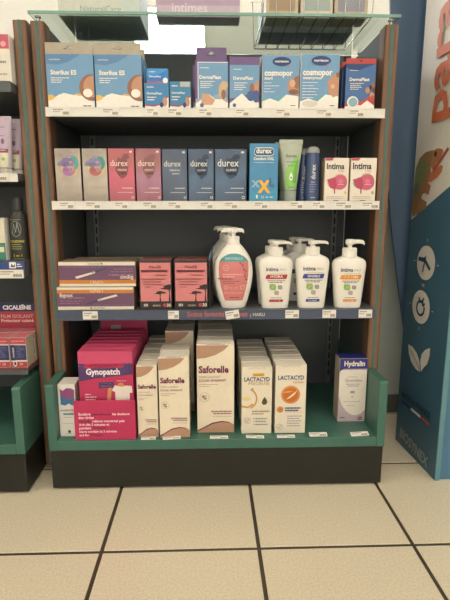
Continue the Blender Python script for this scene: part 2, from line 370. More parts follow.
# back: slate panels between two slotted steel columns
cols = [atY(94, 180, BACKY).x, atY(335, 210, BACKY).x]; edges = [-HW] + cols + [HW]; BT = atY(200, 54, BACKY).z
for i in range(3):
    xa = edges[i] + (0.008 if i else 0); xb = edges[i + 1] - (0.008 if i < 2 else 0)
    slab('back_panel', M_DARK, U, xa, xb, BACKY, BACKY + 0.012, 0.12, BT)
M_COLM = mat('slotted_steel', '#6d7171', 0.4, 0.3); M_SLOT = mat('slot_dark', '#191a1a', 0.7)
for cx in cols:
    c = slab('slotted_column', M_COLM, U, cx - 0.0075, cx + 0.0075, BACKY + 0.001, BACKY + 0.02, 0.12, BT)
    s = MB(); z = 0.15
    while z < BT - 0.03: s.box(cx - 0.0022, cx + 0.0022, BACKY - 0.0002, BACKY + 0.0012, z, z + 0.018); z += 0.027
    s.build('slots', M_SLOT, c, kind='stuff')
SH = {k: shelf(U, -HW, HW, SY[k], SZ[k][0], SZ[k][1], M_STRIPB if k == 3 else M_STRIP) for k in (1, 2, 3)}
# price labels on the strips
def plabels(k, spans, tilt=None):
    for i, (a, b) in enumerate(spans):
        p = atY(a, 300, SY[k]); y = SY[k]; q = atY((a + b) / 2, {1: 112, 2: 205, 3: 315}[k], y); wd = (b - a) * (y) / FPX
        price_label(SH[k], q.x, wd, y - 0.0013, SZ[k][0] + 0.0015 + (0.001 if k == 3 else 0), SZ[k][1] - 0.0012, (tilt or {}).get(i, 0))
plabels(1, [(53, 70), (103, 119), (147, 158), (168, 182), (199, 212), (236, 249), (276, 290), (317, 332), (349, 364)])
plabels(2, [(60, 74), (86, 101), (115, 128), (143, 157), (168, 181), (200, 213), (224, 238), (254, 268), (290, 303), (312, 325), (335, 352), (361, 379)])
plabels(3, [(83, 98), (168, 179), (226, 240), (285, 299), (322, 336), (358, 372)], {2: -0.16})
# printed category names on the blue strip
def strip_text(s, px, py, wpx, m, k=3, bold=0.03):
    p = atY(px, py, SY[k]); wd = wpx * SY[k] / FPX; pr = Print(wd, 0.02); pr.text(s, 0.5, 0.0, 1.0, m, bold=bold, asp=1.0)
    o = pr.build(SH[k], names=('x', 'strip_lettering'))[0]; o.location = (p.x + wd / 2, SY[k] - 0.0003, p.z); return o
strip_text('Soins lavants intimes', 187, 316.5, 62, pm('#a85a5c')); strip_text('HARLI', 253, 316, 12, pm('#b0aca0')); strip_text('|', 250.3, 316.5, 0.5, pm('#b0aca0'))

def tray(parent, xl, xr, yf, zt, back, labels=True, kick_in=0.0015):
    th = 0.0195
    t = slab('tray', M_GREEN, parent, xl + th, xr - th, yf, back, 0.0999, TRAYZ, bevel=0.001)
    for xa, xb in ((xl, xl + th), (xr - th, xr)):
        pts = [(yf, 0.0999), (back, 0.0999), (back, zt + 0.0), (yf + 0.004, zt), (yf, zt - 0.004)]
        b = MB(); b.loft([[(xa, p[0], p[1]) for p in pts], [(xb, p[0], p[1]) for p in pts]]); b.build('tray_side', M_GREEN, t, bevel=0.0008)
    slab('kick_plinth', M_KICK, parent, xl + kick_in, xr - kick_in, yf + 0.003, back, 0.004, 0.0998, bevel=0.0012)
    for x in (xl + 0.03, xr - 0.03):
        for y in (yf + 0.03, back - 0.03):
            f = MB(); f.loft([[(x + 0.014 * math.cos(q * math.pi / 6), y + 0.014 * math.sin(q * math.pi / 6), z) for q in range(12)] for z in (0, 0.0039)]); f.build('foot', M_KICK, parent)
    return t
TR = tray(U, -0.3915, 0.3915, TRAYY, 0.2605, BACKY + 0.012)
for px in (149, 172, 219, 255, 286, 319, 360):
    p = atZ(px, 437.5 if px < 340 else 435.5, TRAYZ); price_label(TR, p.x, 0.042 if px != 149 else 0.034, TRAYY + 0.0012 + (0 if px < 300 else 0.004), TRAYZ + 0.0006, TRAYZ + 0.0100 + (0 if px < 300 else 0.004), random.uniform(-0.06, 0.06), lie=True)

# ------------------------------------------------------------------ glass shelf above, and what stands on it
GZ = 1.060
M_GLASS = mat('green_glass', '#e2efe9', 0.02, trans=1.0, ior=1.45, var=0.01)
M_GEDGE = mat('glass_edge', '#8fb8ab', 0.15, var=0.05, trans=0.25)
G = thing('glass_shelf', 'clear glass shelf with green edge on pins above the display unit', 'glass shelf', (0, 1.12, GZ))
slab('glass_pane', M_GLASS, G, -0.402, 0.402, 0.0, 0.262, 0, 0.006, bevel=0.0006)
slab('front_edge', M_GEDGE, G, -0.402, 0.402, -0.0016, -0.0001, 0.0001, 0.0059, bevel=0)
for x in (-0.386, 0.386):
    for y in (0.015, 0.24):
        b = MB(); b.loft([[(x + rr * math.cos(q * math.pi / 6), y + rr * math.sin(q * math.pi / 6), z) for q in range(12)] for rr, z in ((0.004, TOPZ - GZ + 0.0006), (0.004, -0.004), (0.007, -0.003), (0.007, -0.0002))]); b.build('support_pin', M_CHROME, G, smooth=True)
GT = GZ + 0.0062
def glass_box(name, label, px0, px1, y, depth, h, mf, ms, art):
    a = atY(px0, 10, y); b = atY(px1, 10, y); r = thing(name, label, 'box', ((a.x + b.x) / 2, y, GT)); carton(r, b.x - a.x, depth, h, mf, ms, ms)
    if art: p = Print(b.x - a.x, h); art(p); p.build(r)
    return r
def art_nat(p):
    p.ell(1.0, 0.4, 0.28, 0.5, pm('#b9c6c0')); p.text('NaturalCare', 0.52, 0.03, 0.5, pm('#8b968f')); p.lines(0.1, 0.3, [0.5, 0.4], 0.06, pm('#8b968f'))
glass_box('carton_box', 'pale grey-green carton standing on the glass shelf at the left', 58, 140, 1.135, 0.155, 0.14, mat('pale_green_card', '#c3c8bd', 0.5), mat('grey_card', '#c4cbc8', 0.6), art_nat)
def art_lil(p):
    p.rect(0, 0, 1, 0.16, pm('#b9a8b8')); p.text('intimes', 0.4, 0.045, 0.42, pm('#d3c8d1'), bold=0.01); p.circ(0.12, 0.6, 0.12, pm('#7e6c86')); p.lines(0.3, 0.7, [0.5, 0.45], 0.08, pm('#e6dfe4'))
glass_box('carton_box', 'lilac carton standing on the glass shelf above the bright light', 156, 240, 1.135, 0.05, 0.12, mat('lilac_card', '#a895ab', 0.5), mat('lilac_side', '#c4bcc4', 0.5), art_lil)
# wire basket with packs
ba = atY(263, 17, 1.13); bb = atY(372, 15, 1.13); bx0, bx1 = ba.x, bb.x; by0, by1 = 1.13, 1.345
WB = thing('wire_basket', 'chrome wire basket of small packs on the glass shelf', 'basket', ((bx0 + bx1) / 2, by0, GT)); wx = (bx1 - bx0) / 2; wd_ = by1 - by0
b = MB()
for z, e in ((0.0022, 0.0), (0.11, 0.012)):
    b.tube([(-wx - e, -e * 0, z), (wx + e, -e * 0, z), (wx + e, wd_, z), (-wx - e, wd_, z), (-wx - e, -e * 0, z)], 0.0018, 8)
b.build('frame_wire', M_CHROME, WB, smooth=True)
for i in range(9):
    b = MB(); x = -wx + 2 * wx * i / 8; b.tube([(x * 1.05, 0, 0.11), (x, 0, 0.0014), (x, wd_, 0.0014), (x * 1.05, wd_, 0.11)], 0.0012, 6); b.build('cross_wire', M_CHROME, WB, smooth=True)
tan = mat('tan_card', '#b8aa92', 0.55); beige = mat('beige_card', '#cfc4b0', 0.55)
def packart(k):
    def f(p): p.rect(0.1, 0.1, 0.9, 0.5, pm(['#a08a70', '#9aa7a2', '#8c8f99'][k % 3])); p.ell(0.5, 0.62, 0.3, 0.18, pm('#8d7a66')); p.lines(0.15, 0.85, [0.6, 0.5], 0.08, pm('#6f6a60'))
    return f
pw = (2 * wx - 0.016) / 3
for k, (a_, c_, y_, d_, h_, m_, l_) in enumerate(((-0.125, 0.07, 0.012, 0.05, 0.10, tan, 'tan pack at the left end of the wire basket'), (-0.045, 0.075, 0.012, 0.05, 0.105, beige, 'beige pack in the middle of the wire basket'), (0.045, 0.085, 0.012, 0.05, 0.1, tan, 'wide tan pack beside the right end of the wire basket'))):
    a_ = (k - 1) * (pw + 0.002); c_ = pw - 0.003 * (k != 2)
    r = thing('small_pack', l_, 'box', ((bx0 + bx1) / 2 + a_, by0 + y_, GT + 0.003), group='packs in the wire basket'); carton(r, c_, d_, h_, m_); p = Print(c_, h_); packart(k)(p); p.build(r)
r = thing('long_carton', 'long dark grey carton lying at the back of the wire basket', 'box', ((bx0 + bx1) / 2 - 0.004, by0 + 0.10, GT + 0.003)); carton(r, 2 * wx - 0.02, 0.085, 0.06, mat('dark_grey_card', '#858d90', 0.5)); p = Print(2 * wx - .02, 0.06); p.rect(0.03, 0.2, 0.97, 0.8, pm('#7c8486')); p.build(r)

# ================================================================== SHELF 1: plasters and dressings
Z1 = SZ[1][1]; Y1 = 1.104
WHT = pm('#e6e2da'); BLUE = pm('#6d97bb'); BLUE2 = pm('#44699b'); NAVY = pm('#27406f'); SKIN = pm('#b98a6c'); SKIN2 = pm('#8e6350'); PURP = pm('#6a5580'); REDI = pm('#b4433f'); TEALI = pm('#5fa3a6'); YEL = pm('#d8b35e')
M_BLUEB = mat('blue_carton', '#6d97bb', 0.4, var=0.03); M_GREYF = mat('kraft_header', '#a89f8e', 0.6)
HOLE = lambda cx, cz, s: [(cx - 0.011 * s, cz), (cx - 0.004 * s, cz + 0.001 * s), (cx - 0.003 * s, cz + 0.005 * s), (cx + 0.003 * s, cz + 0.005 * s), (cx + 0.004 * s, cz + 0.001 * s), (cx + 0.011 * s, cz), (cx + 0.011 * s, cz - 0.003 * s), (cx - 0.011 * s, cz - 0.003 * s)]
def hang_tab(root, w, h, hh, m, y=0.001, hole=1.0, wtop=None):
    wt = (wtop or w) / 2; sheet([[(-w / 2, h - 0.002), (w / 2, h - 0.002), (w / 2, h + hh * 0.35), (wt, h + hh), (-wt, h + hh), (-w / 2, h + hh * 0.35)], HOLE(0, h + hh * 0.5, hole)], 0.0012, 'hang_tab', m, root).location.y = y
def art_ster(p):
    p.rect(0, 0, 1, 1, BLUE); p.poly([(0, 1), (0, 0.82), (0.25, 0.8), (0.5, 0.86), (0.75, 1)], pm('#5882ac'))
    p.poly([(0, 0), (1, 0), (1, 0.22), (0.85, 0.24), (0.62, 0.27), (0.5, 0.22), (0.2, 0.2), (0.08, 0.25), (0, 0.24)], YEL)
    p.poly([(0, 0), (1, 0), (1, 0.2), (0.75, 0.22), (0.55, 0.24), (0.35, 0.28), (0.22, 0.24), (0.1, 0.15), (0, 0.13)], WHT)
    p.circ(0.95, 0.38, 0.27, SKIN2); p.ell(0.97, 0.4, 0.2, 0.2, SKIN); p.ell(0.86, 0.28, 0.1, 0.08, WHT)
    p.text('HARTMANN', 0.08, 0.88, 0.22, WHT, 'l'); p.text('Sterilux ES', 0.09, 0.62, 0.55, WHT, 'l', bold=0.03); p.lines(0.09, 0.55, [0.4, 0.25, 0.22], 0.04, WHT); p.lines(0.75, 0.03, [0.18], 0.05, M_INKD)
r = box_product('dressing_box', 'wide blue dressing box with grey hang tab, leftmost on the top shelf', 46.5, 94, 53.8, Y1, Z1, 0.035, M_BLUEB, M_BLUEB, M_GREYF, art_ster, group='wide blue dressing boxes on the top shelf'); hang_tab(r, 0.1005, r.children[0].dimensions.z, 0.0225, M_GREYF)
d = r.location.copy(); x2, w2, _ = fit(95.3, 141.5, 54, Y1, Z1)
dup(r, (x2 - r.location.x, 0.001, 0), 'wide blue dressing box with grey hang tab, second from the left upright')
dup(r, (0.001, 0.04, 0), 'wide blue dressing box standing behind the leftmost box of the top shelf', skip=('printed_lettering',))
dup(r, (x2 - r.location.x + 0.002, 0.041, 0), 'wide blue dressing box standing behind the second box of the top shelf', skip=('printed_lettering',))
def art_sb(c1, c2, txt, face):
    def f(p):
        p.rect(0, 0, 1, 1, pm(c1)); p.poly([(0, 0), (1, 0), (1, 0.5), (0.85, 0.42), (0.7, 0.2), (0.4, 0.12), (0, 0.16)], pm(c2)); p.poly([(0, 0), (1, 0), (1, 0.44), (0.85, 0.37), (0.7, 0.15), (0.4, 0.07), (0, 0.1)], WHT)
        if face: p.ell(0.84, 0.26, 0.1, 0.18, SKIN); p.ell(0.7, 0.14, 0.08, 0.1, NAVY)
        p.lines(0.1, 0.82, [0.3], 0.1, WHT); p.text(txt, 0.1, 0.55, 0.62, WHT, 'l', bold=0.02); p.lines(0.1, 0.42, [0.4, 0.3], 0.1, WHT)
    return f
r = box_product('plaster_box', 'small blue plaster box with red wave, under a lighter blue one', 144.5, 168.8, 83, Y1, Z1, 0.03, pm('#3f7fb0'), M_BLUEB, M_BLUEB, art_sb('#3f7fb0', '#a8434d', 'DermaPlast', True), ymid=95)
ztop = Z1 + r.children[0].dimensions.z
def art_up(p):
    p.rect(0, 0, 1, 1, pm('#3d8fd0')); p.poly([(0, 0.45), (0.5, 0.6), (1, 0.9), (1, 0), (0, 0)], pm('#2f76bd')); p.rect(0, 0, 1, 0.1, pm('#c24a55')); p.ell(0.87, 0.18, 0.12, 0.2, WHT); p.lines(0.12, 0.75, [0.3], 0.12, WHT); p.text('DermaPlast', 0.12, 0.4, 0.55, WHT, 'l', bold=0.02)
x, w_, h_ = fit(146.5, 168, 68.5, Y1 + 0.002, ztop, 75); r = thing('plaster_box', 'small bright blue plaster box lying on top of another', 'box', (x, Y1 + 0.002, ztop)); carton(r, w_, 0.028, h_, pm('#3d8fd0')); p = Print(w_, h_); art_up(p); p.build(r)
def art_tag(p): art_sb('#3f7fa8', '#a8434d', 'DermaPlast', True)(p); p.rect(0.5, 0.8, 0.96, 1.0, pm('#b0b3ae'))
box_product('plaster_box', 'small blue plaster box with a grey sticker at its top corner', 169.6, 191, 81.5, Y1 + 0.003, Z1, 0.03, pm('#3f7fa8'), M_BLUEB, M_BLUEB, art_tag, ymid=95)
def art_derma(kind):
    def f(p):
        if kind == 'A': p.rect(0, 0, 1, 1, PURP); p.rect(0.08, 0, 1, 0.97, WHT); p.rect(0.1, 0, 1, 0.955, BLUE)
        elif kind == 'B': p.rect(0, 0, 1, 1, BLUE); p.rect(0, 0.84, 1, 1, PURP)
        else: p.rect(0, 0, 1, 1, BLUE2); p.poly([(0, 1), (0, 0.9), (0.4, 0.85), (1, 1)], NAVY)
        if kind == 'R':
            p.poly([(0, 0), (0, 0.12), (0.3, 0.2), (0.6, 0.18), (0.85, 0.32), (1, 0.34), (1, 0)], REDI); p.poly([(0, 0), (0, 0.06), (0.35, 0.1), (0.55, 0.09), (0.75, 0.2), (1, 0.08), (1, 0)], WHT)
            p.ell(0.27, 0.16, 0.19, 0.13, WHT); p.ell(0.28, 0.16, 0.15, 0.1, pm('#7fa6b0')); 
            for u, v, c in ((0.75, 0.42, SKIN), (0.93, 0.52, SKIN2), (0.9, 0.32, SKIN), (0.97, 0.42, pm('#5b3a32'))): p.ell(u, v, 0.075, 0.07, c)
            p.ell(0.84, 0.48, 0.05, 0.05, pm('#3b2b2a')); p.ell(0.93, 0.25, 0.08, 0.06, pm('#b0523f'))
        else:
            p.poly([(0, 0), (0, 0.2), (0.3, 0.22), (0.6, 0.28), (1, 0.4), (1, 0)], pm('#8fa3b4') if kind == 'A' else PURP); p.poly([(0, 0), (0, 0.1), (0.25, 0.22), (0.42, 0.3), (0.6, 0.2), (0.8, 0.2), (1, 0.12), (1, 0)], WHT)
            if kind == 'A':
                p.poly([(0.18, 0.08), (0.2, 0.32), (0.4, 0.3), (0.6, 0.18), (0.52, 0.08)], pm('#c79a7c')); p.ell(0.88, 0.38, 0.17, 0.2, pm('#c2a884')); p.ell(0.86, 0.3, 0.07, 0.1, SKIN2); p.ell(0.98, 0.32, 0.06, 0.14, pm('#7a8ca0'))
            else:
                p.ell(0.95, 0.4, 0.13, 0.14, SKIN); p.ell(0.75, 0.4, 0.08, 0.09, SKIN2); p.ell(0.72, 0.25, 0.14, 0.1, pm('#3b5f93')); p.ell(0.9, 0.24, 0.12, 0.12, pm('#46568a'))
            p.circ(0.2 if kind == 'A' else 0.17, 0.07, 0.06, BLUE2)
        u = 0.16
        p.lines(u - 0.02, 0.84 if kind != 'B' else 0.75, [0.28], 0.035, WHT); p.text('DermaPlast', u - 0.03, 0.62 if kind != 'B' else 0.56, 0.66, WHT, 'l', bold=0.03); p.lines(u, 0.56 if kind != 'B' else 0.49, [0.45, 0.35, 0.4, 0.3], 0.042, WHT)
    return f
M_PURB = mat('purple_carton', '#66527c', 0.4); M_REDB = mat('red_carton', '#ad413d', 0.45)
r = box_product('plaster_box', 'blue plaster box with purple border and purple hang tab', 195, 228.3, 60.5, Y1, Z1, 0.03, PURP, M_PURB, M_PURB, art_derma('A')); hang_tab(r, 0.066, r.children[0].dimensions.z, 0.026, M_PURB, wtop=0.064)
dup(r, (-0.006, 0.034, 0), 'blue plaster box hidden behind the one with the purple hang tab', skip=('hang_tab', 'printed_lettering'))
r = box_product('plaster_box', 'blue plaster box with plain purple top band, without hang tab', 229.2, 259.5, 56.5, Y1, Z1, 0.03, BLUE, M_PURB, M_PURB, art_derma('B'))
def art_cos(kind):
    def f(p):
        p.rect(0, 0, 1, 1, BLUE)
        p.poly([(0, 0), (0, 0.2), (0.2, 0.16), (0.45, 0.2), (0.62, 0.26), (1, 0.3), (1, 0)] if kind else [(0, 0), (0, 0.24), (0.3, 0.17), (0.6, 0.26), (1, 0.28), (1, 0)], TEALI)
        p.poly([(0, 0), (0, 0.14), (0.22, 0.2), (0.45, 0.14), (0.66, 0.27), (1, 0.24), (1, 0)], WHT)
        if kind: p.ell(0.26, 0.1, 0.2, 0.06, pm('#cfcabf')); p.poly([(0.7, 0.5), (0.74, 0.3), (0.86, 0.22), (1, 0.26), (1, 0.62), (0.9, 0.66), (0.78, 0.58)], SKIN); p.ell(0.84, 0.42, 0.05, 0.04, pm('#cfa98c')); p.poly([(0.9, 0.66), (1, 0.68), (1, 0.6), (0.94, 0.57)], SKIN2)
        else: p.ell(0.88, 0.42, 0.2, 0.17, SKIN); p.ell(0.96, 0.5, 0.12, 0.12, SKIN2); p.ell(0.82, 0.48, 0.08, 0.07, pm('#cba78f')); p.ell(0.86, 0.32, 0.14, 0.05, pm('#7a5a50'))
        p.ell(0.52, 0.88, 0.25, 0.085, NAVY); p.text('HARTMANN', 0.52, 0.862, 0.36, WHT, bold=0.03); p.rect(0.68, 0.79, 0.72, 0.82, pm('#cf6a6a'))
        p.text('cosmopor', 0.06, 0.62, 0.76, WHT, 'l', bold=0.04, asp=1.15); p.text('waterproof' if kind else 'steril', 0.06, 0.545, 0.5 if kind else 0.22, WHT, 'l', bold=0.03)
        p.lines(0.06, 0.48, [0.2, 0.42, 0.2, 0.3] if not kind else [0.4, 0.3, 0.42, 0.35, 0.4, 0.3], 0.055, WHT, t=0.2); p.lines(0.78, 0.06, [0.14], 0.04, M_INKD)
    return f
M_BLUEC = mat('pale_blue_card', '#7fa9bd', 0.45)
for kk, (a_, c_, yt, lab) in enumerate(((262, 299.3, 55, 'blue dressing box with dark oval logo and a hand holding a pad'), (300.2, 339.3, 54, 'blue dressing box with dark oval logo and a round shoulder picture'))):
    r = box_product('dressing_box', lab, a_, c_, yt, Y1, Z1, 0.028, BLUE, WHT, M_BLUEC, art_cos(kk))
    rb = dup(r, (-0.002, 0.031, 0.0), 'pale-topped dressing box behind the ' + lab.split('with dark oval logo and a ')[1] + ' box', skip=('printed_artwork', 'printed_lettering')); rb.scale.z = 1.05
r = box_product('plaster_box', 'dark blue plaster box with red hang tab and children, rightmost on the top shelf', 345, 375.3, 63.5, Y1, Z1, 0.022, BLUE2, pm('#243c66'), M_REDB, art_derma('R')); hang_tab(r, 0.066, r.children[0].dimensions.z, 0.0105, M_REDB, hole=0.42)
rowcopies(r, 3, 0.024, 'dark blue plaster box with red hang tab', 'dark blue plaster boxes with red tabs', dx=-0.002)

# ================================================================== SHELF 2: small upright cartons, tube, bottles
Z2 = SZ[2][1]; Y2 = 1.106
M_SILV = mat('silver_foil', '#8f857a', 0.34, 0.65, var=0.18, scale=14, alt='#b3a698'); M_SILVS = mat('silver_side', '#8f877c', 0.35, 0.7)
def art_nude(k):
    def f(p):
        c = ['#7d6a9a', '#4f9c97', '#a86aa0', '#c3a46b'] if k == 0 else ['#7c7aa0', '#3f8f88', '#b06058', '#c8ad74']
        p.circ(0.58, 0.66, 0.36, pm(c[3], 0.3)); p.ell(0.72, 0.72, 0.2, 0.13, pm(c[1], 0.3)); p.ell(0.5, 0.73, 0.26, 0.1, pm(c[0], 0.3)); p.ell(0.52, 0.58, 0.24, 0.1, pm(c[2], 0.3)); p.ell(0.62, 0.66, 0.14, 0.1, pm('#b8968f', 0.3))
        p.stroke([(0.35, 0.84), (0.55, 0.9), (0.85, 0.86)], 0.03, pm('#8a97a0')); p.text('durex', 0.42, 0.67, 0.64, pm('#5d6796'), bold=0.02); p.text('NUDE', 0.5, 0.58, 0.34, pm('#5d6796'), bold=0.02)
        p.lines(0.3, 0.26, [0.55], 0.04, pm('#8c8378')); p.poly([(0.02, 0.02), (0.98, 0.02), (0.98, 0.08), (0.6, 0.16), (0.2, 0.12), (0.02, 0.06)], pm('#9a9083', 0.3))
    return f
for k, (a_, c_, lab) in enumerate(((55.3, 81.3, 'silver foil carton with purple and teal disc, leftmost on the middle shelf'), (82.5, 107.6, 'silver foil carton with red and teal disc, second on the middle shelf'))):
    r = box_product('condom_box', lab, a_, c_, 148.3, Y2, Z2, 0.05, M_SILV, M_SILVS, M_SILVS, art_nude(k))
    dup(r, (0.003, 0.055, 0), 'silver foil carton standing behind the ' + ('leftmost' if k == 0 else 'second') + ' carton of the middle shelf', skip=('printed_lettering',))
def art_mask(lt, sub, mask, lns, bar):
    def f(p):
        if mask: p.poly([(0.3, 0.72), (0.38, 0.84), (0.5, 0.8), (0.6, 0.9), (0.78, 0.9), (0.82, 0.82), (0.7, 0.8), (0.78, 0.66), (0.7, 0.5), (0.5, 0.42), (0.36, 0.5), (0.26, 0.6)], mask)
        p.text('durex', 0.42, 0.67, 0.68, lt, bold=0.01, asp=1.1); p.text(sub, 0.52, 0.58, 0.42 if len(sub) > 7 else 0.34, lt, bold=0.02); 
        p.lines(0.4, 0.52, [0.3], 0.045, lt)
        p.lines(0.92, 0.24, [0.42], 0.05, lt, align='r'); p.lines(0.92, 0.16, [0.6], 0.035, lt, align='r'); p.ring(0.9, 0.07, 0.05, 0.018, lt); p.rect(0.82, 0.92, 0.92, 0.955, bar)
    return f
PINKL = pm('#dfc3bb'); SILVT = pm('#c9cac6')
G_R1 = grad('red_run', [(0, '#9e3f52'), (0.45, '#c24f66'), (0.75, '#a5544f'), (1, '#b4485c')], 2, 8); G_R2 = grad('rose_run', [(0, '#8d4a5a'), (0.4, '#a06a84'), (0.7, '#9a5c58'), (1, '#8c4c60')], 2, 8)
G_B1 = grad('blue_run', [(0, '#22354f'), (0.5, '#3f506c'), (0.75, '#303d54'), (1, '#2b4360')], 2, 8, skew=0.5); G_B2 = grad('blue_run_b', [(0, '#1f3a5c'), (0.4, '#335676'), (0.8, '#283d5c'), (1, '#264a6c')], 2, 8, skew=-0.4)
for k, (a_, c_, yt, mf, sd, sub, mask, lab) in enumerate((
    (108.5, 134.8, 148.3, G_R1, '#7c3342', 'FEELING', pm('#7f4a4c'), 'bright pinkish-red carton with silver lettering, beside the silver ones'),
    (135.8, 161.3, 148.3, G_R2, '#6f4150', 'FEELING', pm('#86595a'), 'dusky rose carton with silver lettering, beside the blue ones'),
    (162, 187.3, 149, G_B1, '#1f3048', 'ESSENTIAL', None, 'dark blue carton without dark emblem, first of the blue ones'),
    (188.3, 214, 149, G_B2, '#1d3450', 'CLASSIC', pm('#2b3a50'), 'narrow dark blue carton with a dark emblem, between two blue ones'),
    (214.8, 246.6, 149, G_B2, '#1d3450', 'CLASSIC', pm('#2b3a50'), 'broad dark blue carton with a dark emblem, beside the bright blue one'))):
    r = box_product('condom_box', lab, a_, c_, yt, Y2, Z2, 0.05, mf, pm(sd), pm(sd), art_mask(PINKL if k < 2 else SILVT, sub, mask, 0, PINKL if k < 2 else SILVT))
    dup(r, (0.002, 0.054, 0), lab.split(',')[0] + ' standing behind its twin', skip=('printed_lettering',))
def art_xxl(p):
    lt = pm('#e2dccb'); dk = pm('#2a5d86')
    p.poly([(0, 0), (1, 0), (1, 0.25), (0.5, 0.1), (0, 0.2)], pm('#3f93b8'))
    for m_, rr in ((lt, 0.0), (dk, 0.025)):
        h2 = 0.075 - rr * 0.55; p.poly([(0.27 + 0.11 * math.cos(t) * (1 - rr * 4) , 0.855 + h2 * math.sin(t)) for t in [math.pi / 2 + math.pi * i / 10 for i in range(11)]] + [(0.74 + 0.11 * math.cos(t) * (1 - rr * 4), 0.855 + h2 * math.sin(t)) for t in [-math.pi / 2 + math.pi * i / 10 for i in range(11)]], m_)
    p.text('durex', 0.5, 0.832, 0.54, lt, bold=0.03, asp=1.1); p.text('Comfort XXL', 0.5, 0.715, 0.72, lt, bold=0.04); p.lines(0.14, 0.67, [0.72], 0.03, lt, t=0.2)
    p.text('L', 0.78, 0.26, 0.17, pm('#2d6a94'), bold=0.06, asp=1.2); p.text('X', 0.22, 0.25, 0.3, pm('#8fb6c4'), bold=0.05, asp=0.95); p.text('X', 0.52, 0.16, 0.46, pm('#e0a93a'), bold=0.06, asp=1.15)
    p.rect(0.24, 0.05, 0.3, 0.11, lt); p.ring(0.47, 0.07, 0.045, 0.012, lt); p.lines(0.58, 0.06, [0.1, 0.0], 0.05, lt); p.lines(0.72, 0.06, [0.12], 0.05, lt)
r = box_product('condom_box', 'bright sky-blue carton with a big yellow letter, taller than its neighbours', 249.3, 278.2, 143.3, Y2, Z2, 0.055, mat('sky_carton', '#4486b0', 0.38), pm('#3a6d86'), pm('#2f7dab'), art_xxl)

def sup(hx, hy, z, n=32, e=2.4, cy=0.0, cx=0.0):
    out = []
    for i in range(n):
        a = 2 * math.pi * i / n; c, s = math.cos(a), math.sin(a); out.append((cx + hx * math.copysign(abs(c) ** (2 / e), c), cy + hy * math.copysign(abs(s) ** (2 / e), s), z))
    return out
def prof_at(prof, z):
    for (z0, a0, b0), (z1, a1, b1) in zip(prof, prof[1:]):
        if z <= z1: t = (z - z0) / max(1e-9, z1 - z0); return a0 + (a1 - a0) * t, b0 + (b1 - b0) * t
    return prof[-1][1:]
def smooth_prof(keys, n=6):                         # Catmull-Rom through (z,hx,hy)
    out = []
    for i in range(len(keys) - 1):
        p0, p1, p2, p3 = keys[max(0, i - 1)], keys[i], keys[i + 1], keys[min(len(keys) - 1, i + 2)]
        for j in range(n):
            t = j / n; out.append(tuple(0.5 * ((2 * b) + (-a + c) * t + (2 * a - 5 * b + 4 * c - d) * t * t + (-a + 3 * b - 3 * c + d) * t ** 3) for a, b, c, d in zip(p0, p1, p2, p3))); out[-1] = (min(max(out[-1][0], p1[0]), p2[0]),) + out[-1][1:]
    out.append(keys[-1]); return out
def surf_fn(prof, e, cy):
    def f(x, z):
        hx, hy = prof_at(prof, z); t = min(0.999, abs(x) / max(hx, 1e-6)); return cy - hy * (1 - t ** e) ** (1 / e)
    return f
def squeeze_tube(name, label, px0t, px1t, px0b, px1b, ytop, ycap, Y, zb, mbody, mcap, art, group=None, ymid=None):
    x, wt, h = fit(px0t, px1t, ytop, Y, zb, ytop + 2); wb = (px1b - px0b) * Y / FPX; zc = atY(px0t, ycap, Y).z - zb
    r = thing(name, label, 'tube', (x, Y + wb / 2, zb), group=group)
    b = MB(); b.loft([sup(wb / 2 * k, wb / 2 * k, z, 28, 2) for k, z in ((0.95, 0), (1, 0.001), (0.97, zc - 0.001), (0.9, zc))]); c = b.build('cap', mcap, r, smooth=True)
    g = MB()
    for i in range(28): a = 2 * math.pi * i / 28; g.box(wb / 2 * 0.985 * math.cos(a) - 0.0003, wb / 2 * 0.985 * math.cos(a) + 0.0003, wb / 2 * 0.985 * math.sin(a) - 0.0003, wb / 2 * 0.985 * math.sin(a) + 0.0003, 0.002, zc - 0.002)
    g.build('cap_ribs', mcap, c, kind='stuff')
    n = 10; rows = []; hcr = h * 0.07
    for i in range(n + 1):
        t = i / n; z = zc + 0.0005 + (h - hcr - zc) * t; hx = wb / 2 * 1.02 + (wt / 2 - wb / 2 * 1.02) * t; hy = (wb / 2 * 1.02) * (1 - t) ** 0.75 + 0.0012; rows.append((z, hx, hy))
    prof = rows
    b = MB(); b.loft([sup(wb * 0.44, wb * 0.44, zc + 0.0002, 32, 2)] + [sup(a, c2, z, 32, 2.0) for z, a, c2 in rows]); b.build('tube_body', mbody, r, smooth=True)
    slab('crimped_end', mbody, r, -wt / 2, wt / 2, -0.0013, 0.0013, h - hcr, h, bevel=0.0004)
    if art: p = Print(wt, h, surf_fn(prof, 2.0, 0.0)); art(p, zc / h); p.build(r, names=('printed_label', 'printed_lettering'))
    return r
M_TUBE = mat('clear_green_tube', '#aab2a0', 0.25, var=0.03, coat=0.3); M_TCAP = mat('frosted_cap', '#9ba79a', 0.3)
